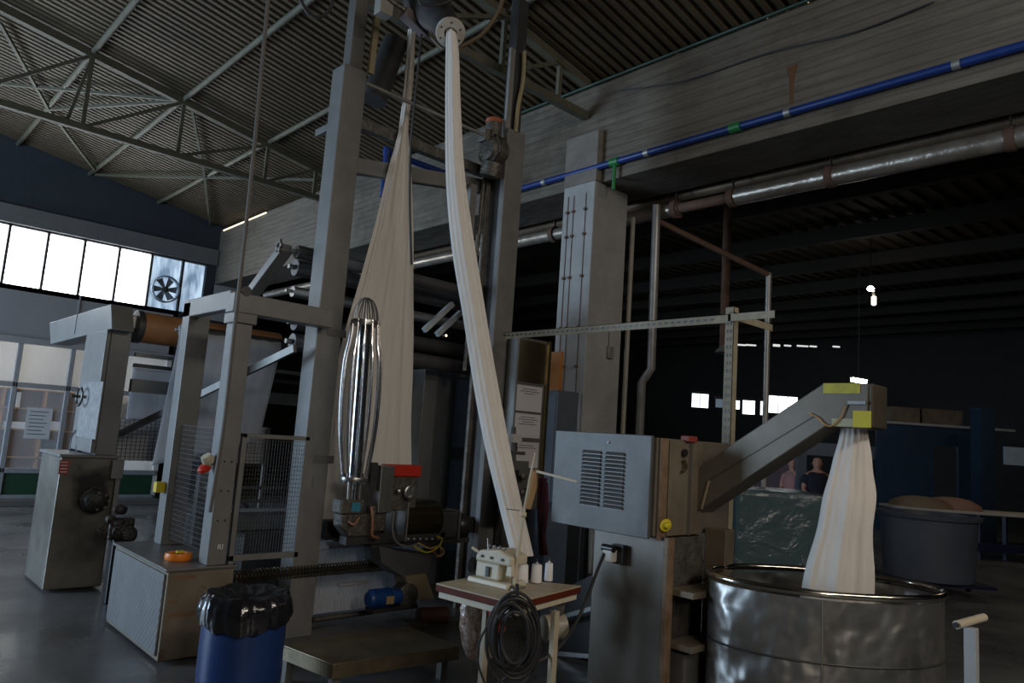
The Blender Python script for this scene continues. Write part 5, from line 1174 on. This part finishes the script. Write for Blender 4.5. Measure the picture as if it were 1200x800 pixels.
for i, (x0, x1) in enumerate(((1045, 1078), (1082, 1128))):
    o_ = wallseg(x0, x1, 18.3, H1+.08, H1+.45, .5).build('stacked_crates', mat('brown_store', (.17, .12, .07), (.09, .06, .04), rough=.8, scale=4)); tag(o_, 'brown crate bundle on the blue partition, %s' % ('left one' if i == 0 else 'right one'), 'crate', None)
struct('column_far', wallseg(1150, 1166, 16.5, 0, 3.0, .4), BLUEW)
tag(wallseg(1177, 1215, 15, D(1190, 545, 15).z, D(1190, 524, 15).z, .05).build('whiteboard', mat('blue_white_board', (.30, .38, .46), rough=.5)), 'pale blue-white board at the right edge of the far hall', 'board')
tag(wallseg(930, 1035, 19, D(980, 535, 19).z, D(980, 520, 19).z, .3).build('shelf_beam', mat('grey_beam', (.16, .17, .19), rough=.6)), 'pale grey lintel above the two people', 'beam')
struct('wall_booth', wallseg(885, 942, 17.5, 0, 1.55, .1), mat('mauve_booth', (.14, .10, .13), rough=.7), 'dull mauve booth panel beside the people')
struct('trim_7', wallseg(935, 946, 13.6, 0, 2.3, .1), mat('blue_grey_jamb', (.10, .12, .15), rough=.6))
# far windows
def farwin(i, x0, x1, y0, y1, s_, m=FARW):
    z0, z1 = D((x0+x1)/2, y1, s_).z, D((x0+x1)/2, y0, s_).z
    w = tag(bpy.data.objects.new('window_%d' % i, None), None, kind='structure'); COL.objects.link(w); w.location = fp2((x0+x1)/2, s_)+V3(0, 0, z0)
    wallseg(x0, x1, s_, z0, z1, .03).build('pane', m, w)
    mb = wallseg(x0-1, x1+1, s_-.04, z1, z1+.08, .12); 
    mb.build('window_frame', DARKM, w)
    n = max(1, int((x1-x0)/9))
    for k in range(1, n): wallseg(x0+(x1-x0)*k/n-.4, x0+(x1-x0)*k/n+.4, s_-.05, z0, z1, .02).build('glazing_bar', DARKM, w)
farwin(31, 810, 829, 461, 477, 24)
farwin(32, 838, 846, 467, 477, 24, emis('dim_pane', (.3, .4, .5), .25))
farwin(33, 848, 855, 469, 482, 24)
farwin(34, 860, 866, 469, 479, 24)
farwin(35, 870, 884, 469, 485, 24)
farwin(36, 891, 899, 470, 486, 24)
farwin(37, 900, 934, 464, 484, 24, emis('bright_pane', (.9, .97, 1), 3))
for k, px in enumerate((868, 880, 910, 923, 938, 943, 953, 980)):
    q = D(px, 404+k*.3, 26); o_ = MB().bar(q-HR*.10*(1.2 if k > 1 else 1.8), q+HR*.10*(1.2 if k > 1 else 1.8), .05, .05+.03*(k == 2))
    struct('skylight_gap', o_, MATS.setdefault('gap_em', emis('roof_gap_daylight', (.9, .9, .88), .8)) if isinstance(MATS.get('gap_em'), bpy.types.Material) or True else None)
# lamps in the far hall
c = D(1020, 338, 15)
t = thing('pendant_lamp', tuple(c), 'small bright pendant lamp hanging in the dark far hall', 'lamp')
MB().lathe([(.03, -.05), (.075, 0), (.03, .05)], c, n=16).build('bulb', emis('bright_bulb', (1, .95, .85), 30), t)
MB().cyl(c+V3(0, 0, .05), V3(c.x, c.y, 5.78+.048*(c.y-7)), .01, 6).build('flex', BLACK, t)
q = D(1024, 351, 15)
MB().bar(c+V3(.05, 0, -.06), q+V3(0, 0, .10), .05, .03).build('bracket', GALV, t)
MB().lathe([(.03, -.12), (.05, -.10), (.05, .06), (.02, .08)], q, n=14).build('bulb_reflection', emis('dim_reflection', (1, .92, .7), 1.6), t)  # glowing body that paints in the bulb's reflection
c = D(1006, 446, 17); t = thing('batten_light', tuple(c), 'short bright fluorescent batten glowing just above the chute nose', 'lamp')
MB().tube([D(998, 444, 17), D(1015, 447, 17)], .06, 10).build('tube', TUBE, t); MB().bar(D(996, 441, 17), D(1017, 444.5, 17), .08, .05).build('housing', DARKM, t)
MB().cyl(D(1006, 442, 17), V3(D(1006, 442, 17).x, D(1006, 442, 17).y, 5.8+.048*(D(1006, 442, 17).y-7)), .01, 6).build('hanger', DARKM, t)

# ================================================================== PEOPLE
def person(px, s_, htop, label, shirt, pants, face_dir, arm_up=False, bald=True):
    base = fp2(px, s_)
    t = thing('person', tuple(base), label, 'person')
    f = Vector(face_dir).normalized(); sd2 = V3(-f.y, f.x, 0)
    sc = htop/1.72
    def W(a, b, z): return base+(sd2*a+f*b+V3(0, 0, z))*sc
    # continuous skinned body
    J = [W(0, 0, .95), W(0, 0, 1.12), W(0, 0, 1.32), W(0, 0, 1.44), W(0, .02, 1.52), W(0, .03, 1.60), W(0, .03, 1.68)]
    rad = [.11, .11, .12, .09, .055, .07, .05]; E_ = [(0, 1), (1, 2), (2, 3), (3, 4), (4, 5), (5, 6)]
    def add(p, r, frm): J.append(p); rad.append(r); E_.append((frm, len(J)-1)); return len(J)-1
    for sg in (-1, 1):
        h_ = add(W(.10*sg, 0, .88), .10, 0); k_ = add(W(.11*sg, .02, .50), .065, h_); a_ = add(W(.11*sg, 0, .09), .045, k_); add(W(.12*sg, .14, .04), .035, a_)
        sh2 = add(W(.19*sg, 0, 1.38), .065, 3)
        if arm_up and sg == 1:
            el = add(W(.26*sg, .10, 1.20), .045, sh2); wr2 = add(W(.12*sg, .20, 1.45), .032, el)
        else:
            el = add(W(.25*sg, .03, 1.12), .045, sh2); wr2 = add(W(.20*sg, .22, 1.02), .032, el)
        d_ = (J[wr2]-J[el]).normalized(); pm = add(J[wr2]+d_*.06*sc, .034, wr2)
        for q in range(4): add(J[pm]+d_*.08*sc+sd2*(q-1.5)*.022*sc, .009, pm)
        add(J[wr2]+d_*.05*sc+sd2*.05*sg*sc, .010, wr2)
    me = bpy.data.meshes.new('body'); me.from_pydata([tuple(v-base) for v in J], E_, []); o = bpy.data.objects.new('body', me); COL.objects.link(o); o.parent = t
    md = o.modifiers.new('skin', 'SKIN'); md.use_smooth_shade = True
    for i, v in enumerate(me.skin_vertices[0].data): v.radius = (rad[i]*sc, rad[i]*sc); v.use_root = (i == 0)
    o.modifiers.new('s', 'SUBSURF').render_levels = 2; me.materials.append(SKIN)
    # clothing shells
    def shell(name, zs, m):
        MB().lathe([(r*sc, z*sc) for r, z in zs], base, n=24, sx=1.15, sy=.80, rot=math.atan2(sd2.y, sd2.x)).build(name, m, t)
    shell('shirt', [(.165, .86), (.17, 1.0), (.175, 1.2), (.19, 1.34), (.16, 1.43), (.085, 1.48), (.06, 1.50)], shirt)
    for sg in (-1, 1):
        MB().tube([W(.17*sg, 0, 1.38), W(.235*sg, .02, 1.22)], [.075*sc, .062*sc], 12).build('sleeve', shirt, t)
        MB().tube([W(.09*sg, 0, .95), W(.11*sg, .02, .5), W(.11*sg, 0, .10)], [.115*sc, .08*sc, .065*sc], 12).build('trouser_leg', pants, t)
    hc = W(0, .04, 1.62)
    MB().lathe([(.035, -.10), (.062, -.07), (.075, -.01), (.078, .04), (.062, .09), (.03, .108), (.005, .112)], hc, n=20, sx=1., sy=1.15, rot=math.atan2(sd2.y, sd2.x)).build('head', SKIN, t)
    MB().lathe([(.014, -.02), (.008, .02)], hc+f*.09*sc, (f.x, f.y, .4), 8).build('nose', SKIN, t)
    for sg in (-1, 1):
        MB().lathe([(.004, -.006), (.009, 0), (.004, .006)], hc+f*.082*sc+sd2*.028*sg+V3(0, 0, .02), n=8).build('eye', BLACK, t)
        MB().lathe([(.004, -.025), (.014, 0), (.004, .025)], hc+sd2*.08*sg, n=8).build('ear', SKIN, t)
    MB().bar(hc+f*.086*sc-sd2*.025+V3(0, 0, -.05), hc+f*.086*sc+sd2*.025+V3(0, 0, -.05), .006, .006).build('mouth', mat('lips', (.25, .08, .07), rough=.5), t)
    if not bald: MB().lathe([(.083, .0), (.086, .04), (.07, .10), (.01, .125)], hc-f*.012, n=20).build('cap', PAPER, t)
    return t
cam2 = (CAM-fp2(958, 13)).normalized(); cam2.z = 0
person(958, 13.4, 1.60, 'bald person in a dark shirt looking down, in the far doorway', NAVY, NAVY, cam2+HR*.2)
person(931, 13.9, 1.55, 'person in a pale cap and pink top, left of the bald person', PINKC, NAVY, cam2-HR*.6, True, False)
